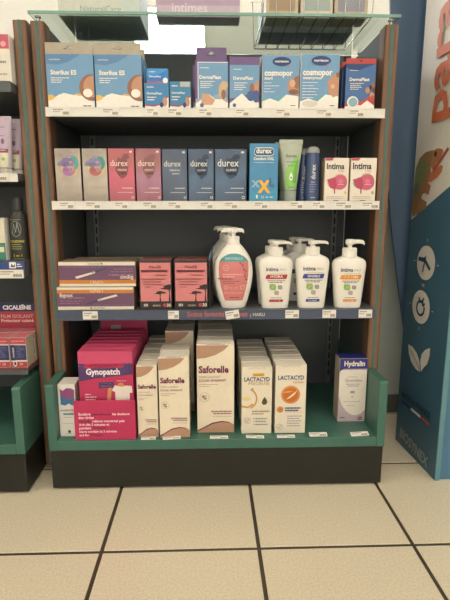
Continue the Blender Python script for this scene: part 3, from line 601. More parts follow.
def art_gel(p, z0):
    # green fill showing as a diagonal field
    g = pm('#6fae4a', 0.3); g2 = pm('#86bf62', 0.3)
    p.span([(z0 + 0.02, 0.31, 0.69), (0.35, 0.29, 0.73), (0.5, 0.27, 0.78), (0.56, 0.36, 0.8), (0.62, 0.5, 0.82), (0.68, 0.64, 0.84), (0.76, 0.82, 0.87)], g2); p.span([(0.3, 0.55, 0.71), (0.45, 0.6, 0.76), (0.6, 0.68, 0.81), (0.68, 0.76, 0.83)], g)
    p.poly([(0.46, 0.34), (0.54, 0.34), (0.58, 0.38), (0.56, 0.42), (0.5, 0.47), (0.44, 0.42), (0.42, 0.38)], WHT); p.rect(0.46, 0.36, 0.54, 0.4, pm('#7a9a8a'))
    p.text('durex', 0.5, 0.71, 0.5, pm('#6b7a74'), bold=0.02); p.lines(0.3, 0.63, [0.46], 0.04, pm('#5f8a58')); p.lines(0.36, 0.57, [0.3], 0.03, pm('#5f8a58')); p.lines(0.4, 0.22, [0.2], 0.03, pm('#4a7a46'))
gel = squeeze_tube('gel_tube', 'frosted green gel tube standing on its cap, beside the sky-blue carton', 280.2, 304, 285.5, 297.5, 138.7, 190, Y2 + 0.002, Z2, M_TUBE, M_TCAP, art_gel)
dup(gel, (-0.004, 0.04, 0), 'frosted green gel tube behind the one at the front', skip=('printed_lettering',))
M_BOT = mat('blue_bottle', '#33466e', 0.3, var=0.08, scale=20, coat=0.3); M_DOME = mat('clear_dome', '#8d938f', 0.15, var=0.03, coat=0.5)
def slim_bottle(px0, px1, ytop, ycap, Y, zb, label):
    x, w_, h = fit(px0, px1, ytop, Y, zb, 185); zc = atY(px0, ycap, Y).z - zb; R = w_ / 2; r = thing('lubricant_bottle', label, 'bottle', (x, Y + R, zb), group='slim dark blue bottles')
    pf = smooth_prof([(0, R * 0.9, R * 0.75), (0.003, R, R * 0.8), (zc * 0.55, R * 0.97, R * 0.78), (zc * 0.9, R * 0.93, R * 0.75), (zc, R * 0.84, R * 0.7)], 4)
    b = MB(); b.loft([sup(hx, hy, z, 28, 2.2) for z, hx, hy in pf]); b.build('bottle_body', M_BOT, r, smooth=True)
    b = MB(); b.loft([sup(R * k, R * 0.8 * k, zc + (h - zc) * t, 28, 2.1, cx=0.0) for k, t in ((0.88, 0.01), (0.93, 0.1), (0.93, 0.35), (0.85, 0.62), (0.68, 0.82), (0.42, 0.95), (0.1, 1.0))]); b.build('dome_cap', M_DOME, r, smooth=True)
    p = Print(2 * R, h, surf_fn(pf, 2.2, 0.0)); p.text('durex', 0.62, 0.53, 1.0, SILVT, rot=math.pi / 2, bold=0.02); p.lines(0.35, 0.34, [0.3], 0.03, SILVT); p.lines(0.25, 0.3, [0.5, 0.4, 0.45, 0.35], 0.045, pm('#8391b0'), t=0.25); p.lines(0.35, 0.06, [0.3], 0.03, SILVT); p.build(r, names=('printed_label', 'printed_lettering'))
    return r
lb = slim_bottle(306.3, 320.8, 145.3, 152.5, Y2, Z2, 'slim dark blue bottle with a clear dome cap on the middle shelf')
dup(lb, (-0.014, 0.032, 0), 'slim dark blue bottle set back, between the gel tube and its twin')
def art_intb(k):
    def f(p):
        pk = pm('#c05a74'); pk2 = pm('#b0405c'); dk = pm('#3a3744')
        p.poly([(0.02, 0.995), (0.02, 0.935), (0.3, 0.935), (0.36, 0.995)], pm('#b2455f')); p.text('Intima', 0.08, 0.745, 0.72, dk, 'l', bold=0.03, asp=1.1); p.text('cup', 0.55, 0.675, 0.25, pm('#c98f7f'), 'l')
        p.ell(0.52, 0.42, 0.4, 0.15, pm('#7f8f8c' if k else '#c3a98a')); p.ring(0.62, 0.45, 0.32, 0.02, pm('#7da25c' if k else '#cf9c5a'), a0=-0.8, a1=2.2)
        p.circ(0.64, 0.44, 0.3, pk); p.poly([(0.1, 0.5), (0.45, 0.55), (0.52, 0.36), (0.46, 0.28), (0.46, 0.18), (0.42, 0.16), (0.4, 0.28), (0.25, 0.32)], pk2)
        p.circ(0.67, 0.46, 0.1, pm('#cc7088')); p.lines(0.56, 0.38, [0.26], 0.04, pm('#e2b6bb')); p.lines(0.14, 0.1, [0.66], 0.03, pm('#a9907e')); p.lines(0.1, 0.065, [0.76], 0.03, pm('#a9907e')); p.rect(0.4, 0.0, 0.62, 0.02, M_INKD); p.ell(0.88, 0.2, 0.05, 0.04, pm('#8fb06a' if k else '#d9b56a'))
    return f
for k, (a_, c_, lab) in enumerate(((324.2, 348.8, 'cream box with a pink round cup picture and tan ring, beside the slim bottle'), (350, 376.2, 'cream box with a pink round cup picture and green marks, rightmost on the middle shelf'))):
    r = box_product('hygiene_box', lab, a_, c_, 157.8, Y2, Z2, 0.05, mat('ivory_card', '#dfd6c8', 0.5, var=0.02), pm('#b5a68f'), pm('#cbbca4'), art_intb(k), ymid=180)
    dup(r, (-0.001, 0.056, 0), 'cream box standing behind the one with ' + ('the tan ring' if k == 0 else 'green marks'), skip=('printed_lettering',))

# ================================================================== SHELF 3: tests, pink boxes, pump bottles
Z3 = SZ[3][1]; Y3 = 1.088
M_PURC = mat('plum_carton', '#5a3d55', 0.4)
def art_test(p):
    cr = pm('#d8d0bf'); og = pm('#c47a35'); pl = pm('#6b4a66')
    p.rect(0, 0, 1, 1, pl); p.rect(0, 0.0, 1, 0.15, cr); p.rect(0, 0.73, 1, 0.88, og); p.rect(0, 0.88, 1, 1, cr)
    p.poly([(0.5, 0.36), (0.53, 0.46), (0.77, 0.68), (0.79, 0.6)], cr); p.poly([(0.36, 0.22), (0.38, 0.28), (0.52, 0.45), (0.535, 0.38)], pm('#3d4560')); p.poly([(0.53, 0.44), (0.56, 0.47), (0.575, 0.44), (0.545, 0.41)], pm('#8a94a0'))
    p.text('Bigtest', 0.035, 0.58, 0.17, pm('#e6dcc8'), 'l', bold=0.01); p.lines(0.035, 0.5, [0.33], 0.13, pm('#8d6a82'), t=0.5); p.lines(0.035, 0.38, [0.3, 0.26], 0.1, pm('#8d6a82')); p.lines(0.45, 0.2, [0.5], 0.06, pm('#8d6a82'))
    p.text('GINET', 0.52, 0.765, 0.18, pm('#e2cfae')); p.poly([(0.42, 0.11), (0.45, 0.11), (0.45, 0.05), (0.435, 0.03)], pm('#55804a')); p.text('BIOSYNEX', 0.47, 0.05, 0.15, pm('#55804a'), 'l')
x, w_, h_ = fit(56.5, 134, 287, Y3, Z3, 300)
xr_ = x + w_ / 2; xl_ = max(x - w_ / 2, -0.3695); x, w_ = (xl_ + xr_) / 2, xr_ - xl_
tl = thing('test_box', 'plum and orange test box lying at the bottom of its stack', 'box', (x, Y3, Z3), group='plum test boxes'); carton(tl, w_, 0.075, h_, M_PURC, pm('#8a7668'), pm('#cdbfa4')); p = Print(w_, h_); art_test(p); p.build(tl)
x2, w2, h2 = fit(58.2, 136, 261.8, Y3 + 0.004, Z3 + h_, 272)
tu = dup(tl, (x2 - x, 0.004, h_ + h2 + 0.0003), 'plum and orange test box turned upside down on top of the stack'); tu.rotation_euler = (0, math.pi, 0); tu.scale = (1, 1, h2 / h_)
t2 = dup(tl, (0.006, 0.085, 0), 'plum test box behind the bottom box of the stack', skip=('printed_lettering',)); t3 = dup(tl, (0.008, 0.087, h_ + 0.0003), 'plum test box behind the upside-down one', skip=('printed_lettering',))
def art_pink(p):
    dk = pm('#2c2524'); pk = pm('#cc7b7d')
    p.rect(0, 0, 1, 1, dk); p.rect(0.03, 0.165, 0.97, 0.955, pk)
    p.text('PilexEB', 0.5, 0.84, 0.36, dk, bold=0.02); p.lines(0.07, 0.76, [0.84], 0.075, pm('#a04f52'), t=0.65); p.lines(0.5, 0.69, [0.36], 0.05, pm('#7c3f42'), t=0.4)
    p.lines(0.06, 0.61, [0.76], 0.06, pm('#6a3a3c'), t=0.35); p.lines(0.15, 0.555, [0.55], 0.06, pm('#6a3a3c'), t=0.35); p.lines(0.15, 0.5, [0.62, 0.22], 0.05, pm('#6a3a3c'), t=0.35)
    def tree(u, base, hh, sp):
        p.poly([(u - 0.025, base), (u + 0.035, base), (u + 0.02, base + hh * 0.5), (u + 0.03, base + hh * 0.8), (u - 0.015, base + hh * 0.8), (u - 0.005, base + hh * 0.5)], dk)
        p.poly([(u - sp, base + hh * 0.78), (u - sp * 0.5, base + hh * 0.86), (u - sp * 0.6, base + hh * 0.95), (u, base + hh * 1.05), (u + sp * 0.6, base + hh * 0.97), (u + sp, base + hh * 0.88), (u + sp * 0.9, base + hh * 0.8), (u + sp * 0.3, base + hh * 0.8), (u, base + hh * 0.72)], dk)
    tree(0.63, 0.15, 0.22, 0.2); tree(0.92, 0.15, 0.35, 0.3)
    p.lines(0.12, 0.06, [0.14], 0.09, pm('#b9a9a0'), t=0.6); p.lines(0.4, 0.06, [0.25], 0.07, pm('#8d7f78'), t=0.5); p.circ(0.77, 0.085, 0.055, pm('#b33f4c')); p.text('30', 0.9, 0.055, 0.13, pm('#d8c9bc'), bold=0.03)
for k, (a_, c_) in enumerate(((139.3, 171.8), (174.2, 208))):
    lab = 'salmon pink box with black trees, ' + ('beside the plum test boxes' if k == 0 else 'beside the large pump bottle')
    r = box_product('supplement_box', lab, a_, c_, 260.5, Y3 + 0.003, Z3, 0.05, pm('#2c2524'), pm('#3b302e'), pm('#8f5f5a'), art_pink, group='salmon pink tree boxes', ymid=285)
    dup(r, (0.001, 0.056, 0), 'salmon pink box standing behind the one ' + ('beside the plum test boxes' if k == 0 else 'beside the large pump bottle'), skip=('printed_lettering',))

def pump_bottle(name, label, px0, px1, ysh, ycol0, ycol1, ytop, pxn0, pxn1, Y, zb, keys, e, depth, mat_, art, group, colw, headw, two_sided=False, ymid=285):
    x, w_, hb = fit(px0, px1, ysh, Y, zb, ymid); R = w_ / 2; r = thing(name, label, 'pump bottle', (x, Y + depth / 2, zb), group=group)
    z = lambda py: atY((px0 + px1) / 2, py, Y + depth / 2).z - zb
    pf = smooth_prof([(hb * t, R * k, depth / 2 * q) for t, k, q in keys], 6)
    b = MB(); b.loft([sup(hx, hy, zz, 40, e) for zz, hx, hy in pf]); b.build('bottle_body', mat_, r, smooth=True)
    cr = colw * Y / FPX / 2; z0, z1, zt = pf[-1][0], z(ycol1), z(ytop)
    b = MB(); b.loft([sup(cr * k, cr * k, zz, 28, 2) for k, zz in ((1.06, z0 - 0.003), (1.06, z0 + 0.001), (1.0, z0 + 0.0025), (0.97, z1 - 0.001), (0.9, z1))]); c = b.build('collar', mat_, r, smooth=True)
    g = MB()
    for i in range(36): a = 2 * math.pi * i / 36; g.box(cr * math.cos(a) - 0.0003, cr * math.cos(a) + 0.0003, cr * math.sin(a) - 0.0003, cr * math.sin(a) + 0.0003, z0 + 0.003, z1 - 0.002)
    g.build('collar_ribs', mat_, c, kind='stuff')
    hr = headw * Y / FPX / 2; zh = z1 + (zt - z1) * 0.35
    b = MB(); b.loft([sup(hr * 0.55, hr * 0.55, zz, 20, 2) for zz in (z1 - 0.002, zh + 0.001)]); b.build('pump_stem', M_PLAST, r, smooth=True)
    b = MB(); b.loft([sup(hr * k, hr * k, zh + (zt - zh) * t, 24, 2) for k, t in ((0.75, 0), (0.95, 0.1), (1.0, 0.5), (0.95, 0.85), (0.7, 1.0))]); h = b.build('pump_head', M_PLAST, r, smooth=True)
    b = MB()
    ends = [(atY(pxn1, ytop, Y + depth / 2).x - x, 1)] + ([(atY(pxn0, ytop, Y + depth / 2).x - x, -1)] if two_sided else [])
    for xe, sg in ends:
        zt2 = zt - 0.0005; hh = (zt - zh)
        b.loft([[(xx, yy * wy, zt2 - dz + (sup_z * th)) for yy, sup_z in ((-1, 0), (-0.9, 0.8), (-0.5, 1), (0.5, 1), (0.9, 0.8), (1, 0), (0.8, -0.8), (0, -1), (-0.8, -0.8))] for xx, wy, dz, th in ((sg * hr * 0.2, hr * 0.75, hh * 0.5, hh * 0.45), (xe * 0.45, hr * 0.6, hh * 0.42, hh * 0.4), (xe * 0.8, hr * 0.5, hh * 0.45, hh * 0.36), (xe * 0.95, hr * 0.42, hh * 0.62, hh * 0.34), (xe, hr * 0.36, hh * 0.85, hh * 0.3))])
    b.build('nozzle', M_PLAST, h, smooth=True)
    p = Print(w_, hb, surf_fn(pf, e, 0.0)); art(p); p.build(r, names=('printed_label', 'printed_lettering'))
    return r
def art_saf(p):
    pk = pm('#c97876'); tl = pm('#4b8d91'); wt = pm('#dba9a3')
    R = [(0.12, 0.35, 0.70)] ; rows = [(0.125, 0.28, 0.73), (0.2, 0.24, 0.77), (0.35, 0.17, 0.83), (0.5, 0.13, 0.87), (0.62, 0.12, 0.88), (0.72, 0.14, 0.87)]
    p.span(rows, pk); p.span([(0.72, 0.14, 0.87), (0.76, 0.18, 0.83), (0.8, 0.26, 0.75), (0.83, 0.36, 0.65), (0.84, 0.45, 0.56)], tl)
    p.text('SAFORELLE', 0.5, 0.75, 0.44, pm('#b9cfcc')); p.ring(0.3, 0.63, 0.075, 0.012, wt); p.lines(0.26, 0.62, [0.08], 0.03, wt)
    p.lines(0.22, 0.52, [0.5, 0.32], 0.035, wt, t=0.45); p.lines(0.1, 0.452, [0.38], 0.05, pm('#8a4458'), t=0.35); p.lines(0.22, 0.42, [0.45, 0.3], 0.03, pm('#8f4650'), t=0.35)
    p.ring(0.3, 0.33, 0.05, 0.015, wt); p.lines(0.38, 0.32, [0.1], 0.03, wt); p.lines(0.52, 0.32, [0.08], 0.03, wt); p.ring(0.72, 0.33, 0.06, 0.018, wt); p.lines(0.25, 0.24, [0.5], 0.03, pm('#e0a7a2')); p.lines(0.4, 0.17, [0.25], 0.03, M_INKD)
    p.stroke([(0.66, 0.69), (0.72, 0.66), (0.77, 0.6), (0.8, 0.52), (0.8, 0.44), (0.77, 0.37)], 0.008, pm('#5b3946'))
    for u, v in ((0.66, 0.7), (0.73, 0.67), (0.75, 0.6), (0.81, 0.58), (0.78, 0.5), (0.82, 0.45)): p.ell(u, v, 0.02, 0.008, pm('#5b3946'))
    for u, v in ((0.79, 0.42), (0.77, 0.37), (0.81, 0.36)): p.ell(u, v, 0.014, 0.008, wt)
K_OV = [(0, 0.55, 0.6), (0.015, 0.63, 0.7), (0.15, 0.78, 0.85), (0.35, 0.94, 0.97), (0.52, 1.0, 1.0), (0.68, 0.95, 0.96), (0.82, 0.76, 0.8), (0.92, 0.52, 0.62), (0.98, 0.34, 0.5), (1.0, 0.3, 0.45)]
pb = pump_bottle('soap_pump_bottle', 'large oval white pump bottle with pink and teal label', 214, 253.5, 243, 243, 236, 227.5, 221, 244, Y3, Z3, K_OV, 2.2, 0.05, M_PLAST, art_saf, 'large oval pump bottles', 12, 8, two_sided=True)
rowcopies(pb, 3, 0.075, 'large oval white pump bottle with pink and teal label', 'large oval pump bottles', dx=-0.008)
def art_intp(c, txt):
    def f(p):
        bd = pm(c)
        p.text('intima', 0.2, 0.71, 0.36, pm('#4a4860'), 'l', bold=0.025, asp=1.1); p.text('PRO', 0.6, 0.71, 0.2, pm('#a59f92'), 'l'); p.lines(0.3, 0.665, [0.5], 0.025, pm('#b9ac98'), t=0.4)
        p.span([(0.56, 0.19, 0.79), (0.6, 0.195, 0.81), (0.645, 0.23, 0.825)], bd); 
        if txt: p.text(txt, 0.51, 0.585, 0.36, pm('#e8dcc8'), bold=0.02)
        else: p.lines(0.32, 0.585, [0.4], 0.07, pm('#e8dcc8'), t=0.5)
        p.lines(0.25, 0.52, [0.52], 0.03, pm('#6a6560'), t=0.5); p.lines(0.3, 0.49, [0.4], 0.03, pm('#6a6560'), t=0.5)
        lf = lambda u, v, m_, s=1.0: p.poly([(u - 0.085 * s, v + 0.055 * s), (u + 0.06 * s, v + 0.055 * s), (u + 0.095 * s, v + 0.02 * s), (u + 0.085 * s, v - 0.055 * s), (u - 0.05 * s, v - 0.055 * s), (u - 0.095 * s, v - 0.02 * s)], m_)
        lf(0.4, 0.41, pm('#8fae5e'), 1.05); lf(0.61, 0.405, pm('#9a958a'), 0.72); lf(0.51, 0.3, pm('#a8a398'), 0.75); p.stroke([(0.36, 0.38), (0.44, 0.44)], 0.008, WHT)
        p.lines(0.35, 0.2, [0.32], 0.03, pm('#7a7468'), t=0.4); p.span([(0.125, 0.3, 0.7), (0.175, 0.31, 0.71)], bd); p.lines(0.38, 0.14, [0.25], 0.03, pm('#e8dcc8'), t=0.5)
    return f
K_IN = [(0, 0.72, 0.8), (0.012, 0.78, 0.88), (0.25, 0.85, 0.95), (0.55, 0.93, 1.0), (0.78, 1.0, 1.0), (0.86, 0.99, 0.98), (0.92, 0.9, 0.9), (0.965, 0.66, 0.75), (0.99, 0.45, 0.6), (1.0, 0.42, 0.55)]
ip = []
for px0, px1, n1, c, txt, lab, ysh, c0, top in ((259, 293.5, 291.5, '#a8383f', 'HYDRA', 'white pump bottle with a red band on its label', 255.5, 247, 240.5), (296, 330.3, 328.3, '#31448f', 'SENSIBLE', 'white pump bottle with a blue band on its label', 254.5, 246.5, 240), (333.6, 367.3, 364.5, '#d58a2c', None, 'white pump bottle with an orange band on its label', 256.5, 247.5, 239)):
    q = pump_bottle('soap_pump_bottle', lab, px0, px1, ysh, 256, c0, top, px0, n1, Y3 + 0.002, Z3, K_IN, 2.8, 0.042, M_PLAST, art_intp(c, txt), 'small pump bottles on the lower shelf', 14.5, 9.5); ip.append(q)
dup(ip[0], (-0.003, 0.046, 0), 'white pump bottle hidden behind the one with the red band', skip=('printed_lettering',))
dup(ip[1], (-0.014, 0.092, 0.0), 'white pump bottle set back behind the one with the blue band', skip=('printed_lettering',)); dup(ip[1], (-0.022, 0.142, 0.0), 'rearmost white pump bottle behind the one with the blue band', skip=('printed_lettering',))
# dark leaflet wallet with a blue edge between the pink box and the large bottle
x, w_, h_ = fit(207.5, 214, 247, Y3 + 0.06, Z3, 280)
r = thing('leaflet_wallet', 'dark curved leaflet with blue edge between pink box and large bottle', 'leaflet', (x + 0.0005, Y3 + 0.055, Z3))
b = MB(); rings = []
for i in range(9):
    t = i / 8; rings.append([(0.007 * math.sin(t * 1.5) - 0.004, -0.045 + 0.052 * t, 0), (0.007 * math.sin(t * 1.5) - 0.0025, -0.045 + 0.052 * t, 0), (0.007 * math.sin(t * 1.5) - 0.0025, -0.045 + 0.052 * t, h_ * (0.8 + 0.2 * t)), (0.007 * math.sin(t * 1.5) - 0.004, -0.045 + 0.052 * t, h_ * (0.8 + 0.2 * t))])
b.loft(rings); b.build('sleeve', mat('black_sleeve', '#26262a', 0.4), r, smooth=False)
b = MB(); b.tube([(0.007 * math.sin(i / 8 * 1.5) - 0.00325, -0.045 + 0.052 * i / 8, h_ * (0.8 + 0.2 * i / 8)) for i in range(9)], 0.0018, 6); b.build('blue_edge', mat('blue_edge', '#3d6a86', 0.4), r)

# ================================================================== TRAY: tall cartons and the pink display
ZT = TRAYZ + 0.0002
PINK = pm('#b8325a'); M_PINK = mat('pink_card', '#b8305a', 0.45, var=0.04); M_PINKL = mat('pink_card_light', '#c74a6e', 0.45, var=0.04); PURG = pm('#4d3568')
# small white box at the left end
def art_white(p):
    p.poly([(0.14, 0.62), (0.14, 0.92), (0.3, 0.88), (0.5, 0.93), (0.75, 0.93), (0.95, 0.9), (0.95, 0.62), (0.8, 0.6), (0.6, 0.64), (0.4, 0.6)], pm('#3f6f96')); p.poly([(0.2, 0.78), (0.14, 0.92), (0.3, 0.88), (0.5, 0.93), (0.95, 0.9), (0.95, 0.75), (0.6, 0.72)], pm('#8d4a78'))
    p.text('multi', 0.12, 0.49, 0.4, pm('#5d6b86'), 'l', bold=0.02); p.text('GYN', 0.53, 0.49, 0.38, pm('#b5495f'), 'l', bold=0.03); p.rect(0.25, 0.42, 0.85, 0.455, pm('#5c8a94')); p.lines(0.25, 0.37, [0.5], 0.03, pm('#9a9284')); p.lines(0.2, 0.25, [0.6], 0.02, pm('#9a9284')); p.ell(0.55, 0.1, 0.08, 0.03, M_INKD); p.lines(0.4, 0.06, [0.3], 0.02, M_INKD)
yf = atZ(66, 436.5, ZT).y
box_product('hygiene_box', 'small white box with a purple-blue picture at the left end of the tray', 58.6, 76.2, 384.5, yf, ZT, 0.05, M_CARD, M_CARD, M_CARD, art_white, ymid=410)
# pink display carton: low tray with a front panel and a tall back card
DY = 1.0315; x, w_, hp = fit(74.3, 135.2, 400.5, DY, ZT, 420)
D = thing('display_carton', 'pink cardboard display tray with printed front panel and tall back card', 'display carton', (x, DY, ZT))
dd = 0.25
slab('front_panel', M_PINK, D, -w_ / 2, w_ / 2, 0, 0.0015, 0.0, hp, bevel=0.0004); slab('tray_base', M_PINK, D, -w_ / 2 + .007, w_ / 2 - .002, 0.0016, dd, 0.0, 0.0012, bevel=0)
for sg in (-1, 1):
    b = MB(); xs = sg * (w_ / 2 - 0.0008) + (0.0062 if sg < 0 else 0)
    pts = [(0.0016, 0.0), (dd, 0.0), (dd, 0.1), (dd * 0.4, hp * 0.7), (0.0016, hp * 0.98)]; b.loft([[(xs - 0.0006, a, c) for a, c in pts], [(xs + 0.0006, a, c) for a, c in pts]]); b.build('side_wall', M_PINK, D)
q = atY(100, 318, DY + dd); slab('back_card', M_PINK, D, -w_ / 2 + 0.012, w_ / 2, dd, dd + 0.0015, 0.0, q.z - ZT + 0.012, bevel=0.0004)
st = atY(116, 329, DY + dd); slab('grey_sticker', mat('sticker_grey', '#a79f9c', 0.5), D, st.x - x - 0.0135, st.x - x + 0.0135, dd - 0.0008, dd - 0.0001, st.z - ZT - 0.011, st.z - ZT + 0.011, bevel=0)
p = Print(w_, hp); lw = pm('#e8c9cd'); ld = pm('#6a2448')
for i, parts in enumerate(((('Soulage', lw, .2), ('naturellement', ld, .31), ('les douleurs', lw, .28)), (('des règles', lw, .25),), (('Naturally', ld, .2), ('relieves menstrual pain', lw, .53)), (('Agit dès 5 minutes et', lw, .5),), (('pendant', lw, .2), ('12 heures', ld, .22)), (('Starts working in 5 minutes', lw, .62),), (('and for', lw, .16), ('12 hours', ld, .19)))):
    u = 0.07
    for s_, m_, wf in parts: p.text(s_, u, 0.63 - i * 0.088, wf, m_, 'l', bold=0.03); u += wf + 0.025
p.build(D, names=('x', 'printed_lettering'))
# patch boxes standing in it
def art_gyn(p):
    p.rect(0, 0, 1, 1, PINK); p.rect(0, 0.86, 1, 1, M_PINKL); p.poly([(0, 0.86), (1, 0.86), (1, 0.735), (0.6, 0.71), (0.3, 0.69), (0, 0.655)], PURG)
    p.poly([(0.1, 0.862), (0.82, 0.862), (0.84, 0.85), (0.82, 0.815), (0.14, 0.805), (0.11, 0.82)], PINK); p.lines(0.26, 0.84, [0.42, 0.3], 0.022, pm('#dba9b6')); p.lines(0.14, 0.83, [0.06], 0.03, lw); p.lines(0.72, 0.835, [0.06], 0.03, lw)
    p.text('Gynopatch', 0.14, 0.735, 0.62, pm('#f0e3e2'), 'l', bold=0.03, asp=1.15)
    p.poly([(0.36, 0.645), (0.65, 0.655), (0.65, 0.58), (0.36, 0.575)], pm('#5a3a6a')); p.lines(0.41, 0.625, [0.2, 0.2], 0.03, pm('#c9b2c6')); p.lines(0.7, 0.655, [0.18], 0.025, pm('#dba9b6'))
    p.poly([(0.5, 0.42), (0.53, 0.57), (0.58, 0.585), (0.6, 0.57), (0.57, 0.42)], pm('#c98a62')); p.ell(0.77, 0.61, 0.06, 0.03, pm('#c98a62')); p.poly([(0.6, 0.55), (0.66, 0.61), (0.72, 0.6), (0.78, 0.59), (0.86, 0.605), (0.97, 0.6), (0.98, 0.52), (0.93, 0.52), (0.93, 0.36), (0.66, 0.36), (0.66, 0.53)], pm('#dfd3cb')); p.lines(0.1, 0.5, [0.12, 0.22, 0.2], 0.03, lw)
x, w_, h_ = fit(76.3, 134.3, 351.3, DY + 0.014, ZT + 0.0014, 375)
gy = thing('patch_box', 'pink and purple patch box at the front of the pink display', 'box', (x + 0.001, DY + 0.014, ZT + 0.0014), group='patch boxes in the pink display'); carton(gy, w_ - 0.008, 0.022, h_, M_PINK, M_PINK, M_PINKL); p = Print(w_ - 0.008, h_); art_gyn(p); p.build(gy)
rowcopies(gy, 7, 0.0305, 'pink patch box in the pink display', 'patch boxes in the pink display', dx=0.0, jig=0.0005)
# cream soap cartons
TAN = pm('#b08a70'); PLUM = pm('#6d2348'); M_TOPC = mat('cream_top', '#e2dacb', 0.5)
def art_safo(narrow):
    def f(p):
        p.rect(0, 0.995, 1, 1, M_TOPC)
        p.poly([(0, 0.985), (0.86, 0.985), (0.72, 0.93), (0.5, 0.88), (0.25, 0.85), (0, 0.84)], TAN)
        p.text('SAFORELLE', 0.5, 0.988, 0.5, pm('#8a6a70'), asp=0.6)
        p.poly([(0, 0), (1, 0), (1, 0.09), (0.85, 0.125), (0.65, 0.135), (0.4, 0.115), (0.15, 0.06), (0, 0.03)], PLUM); p.poly([(0, 0), (1, 0), (1, 0.09), (0.85, 0.115), (0.65, 0.122), (0.4, 0.1), (0.15, 0.045), (0, 0.015)], TAN)
        p.text('Saforelle', 0.05, 0.685, 0.8 if not narrow else 0.88, PLUM, 'l', bold=0.035, asp=1.15); p.text('SOIN LAVANT', 0.06, 0.625, 0.58, pm('#9a7a78'), 'l'); p.text('DOUX APAISANT', 0.06, 0.585, 0.72, pm('#8a4a60'), 'l', bold=0.02); p.lines(0.06, 0.55, [0.5, 0.3], 0.022, pm('#a8927c'), t=0.3)
        p.ring(0.2, 0.41, 0.13, 0.01, pm('#b3a48e')); p.stroke([(0.14, 0.4), (0.2, 0.415), (0.26, 0.43)], 0.02, pm('#8d8270')); p.ell(0.17, 0.42, 0.04, 0.012, pm('#8d8270')); p.ell(0.22, 0.395, 0.04, 0.012, pm('#8d8270'))
        p.lines(0.94, 0.24, [0.56], 0.03, pm('#9a6a74'), t=0.45, align='r'); p.lines(0.94, 0.215, [0.5], 0.03, pm('#9a6a74'), t=0.45, align='r'); p.lines(0.94, 0.185, [0.52], 0.02, pm('#b3a48e'), t=0.3, align='r')
    return f
def row_box(name, base, px0, px1, ytop, ybot, depth, n, dy, mf, ms, mt, art, group, dx=0.0, ymid=400, jig=0.0015):
    y = atZ((px0 + px1) / 2, ybot, ZT).y
    r = box_product(name, base + ', front of its row', px0, px1, ytop, y, ZT, depth, mf, ms, mt, art, group=group, ymid=ymid); rowcopies(r, n, dy, base, group, dx, jig); return r
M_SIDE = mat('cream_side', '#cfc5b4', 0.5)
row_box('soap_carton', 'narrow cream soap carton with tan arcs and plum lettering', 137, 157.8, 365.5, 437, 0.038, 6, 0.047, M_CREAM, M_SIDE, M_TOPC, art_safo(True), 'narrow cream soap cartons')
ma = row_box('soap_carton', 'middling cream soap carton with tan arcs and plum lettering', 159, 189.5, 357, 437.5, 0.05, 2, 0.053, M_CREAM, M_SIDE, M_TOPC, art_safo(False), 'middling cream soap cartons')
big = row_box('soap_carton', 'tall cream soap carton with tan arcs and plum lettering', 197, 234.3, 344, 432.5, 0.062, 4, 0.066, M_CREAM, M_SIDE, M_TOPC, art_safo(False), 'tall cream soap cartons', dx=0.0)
for i, (dy, nm) in enumerate(((0.125, 'first'), (0.19, 'second'))):
    dup(big, (ma.location.x + 0.004 - big.location.x, dy, 0), 'tall cream soap carton behind the middling ones, ' + nm + ' of two', 'tall cream soap cartons').scale.x = 0.83
ORG = pm('#c0692c'); LBL = pm('#3d4a7a'); M_LCT = mat('lact_card', '#dfd5c1', 0.5, var=0.02); GOLD = pm('#c79a4a')
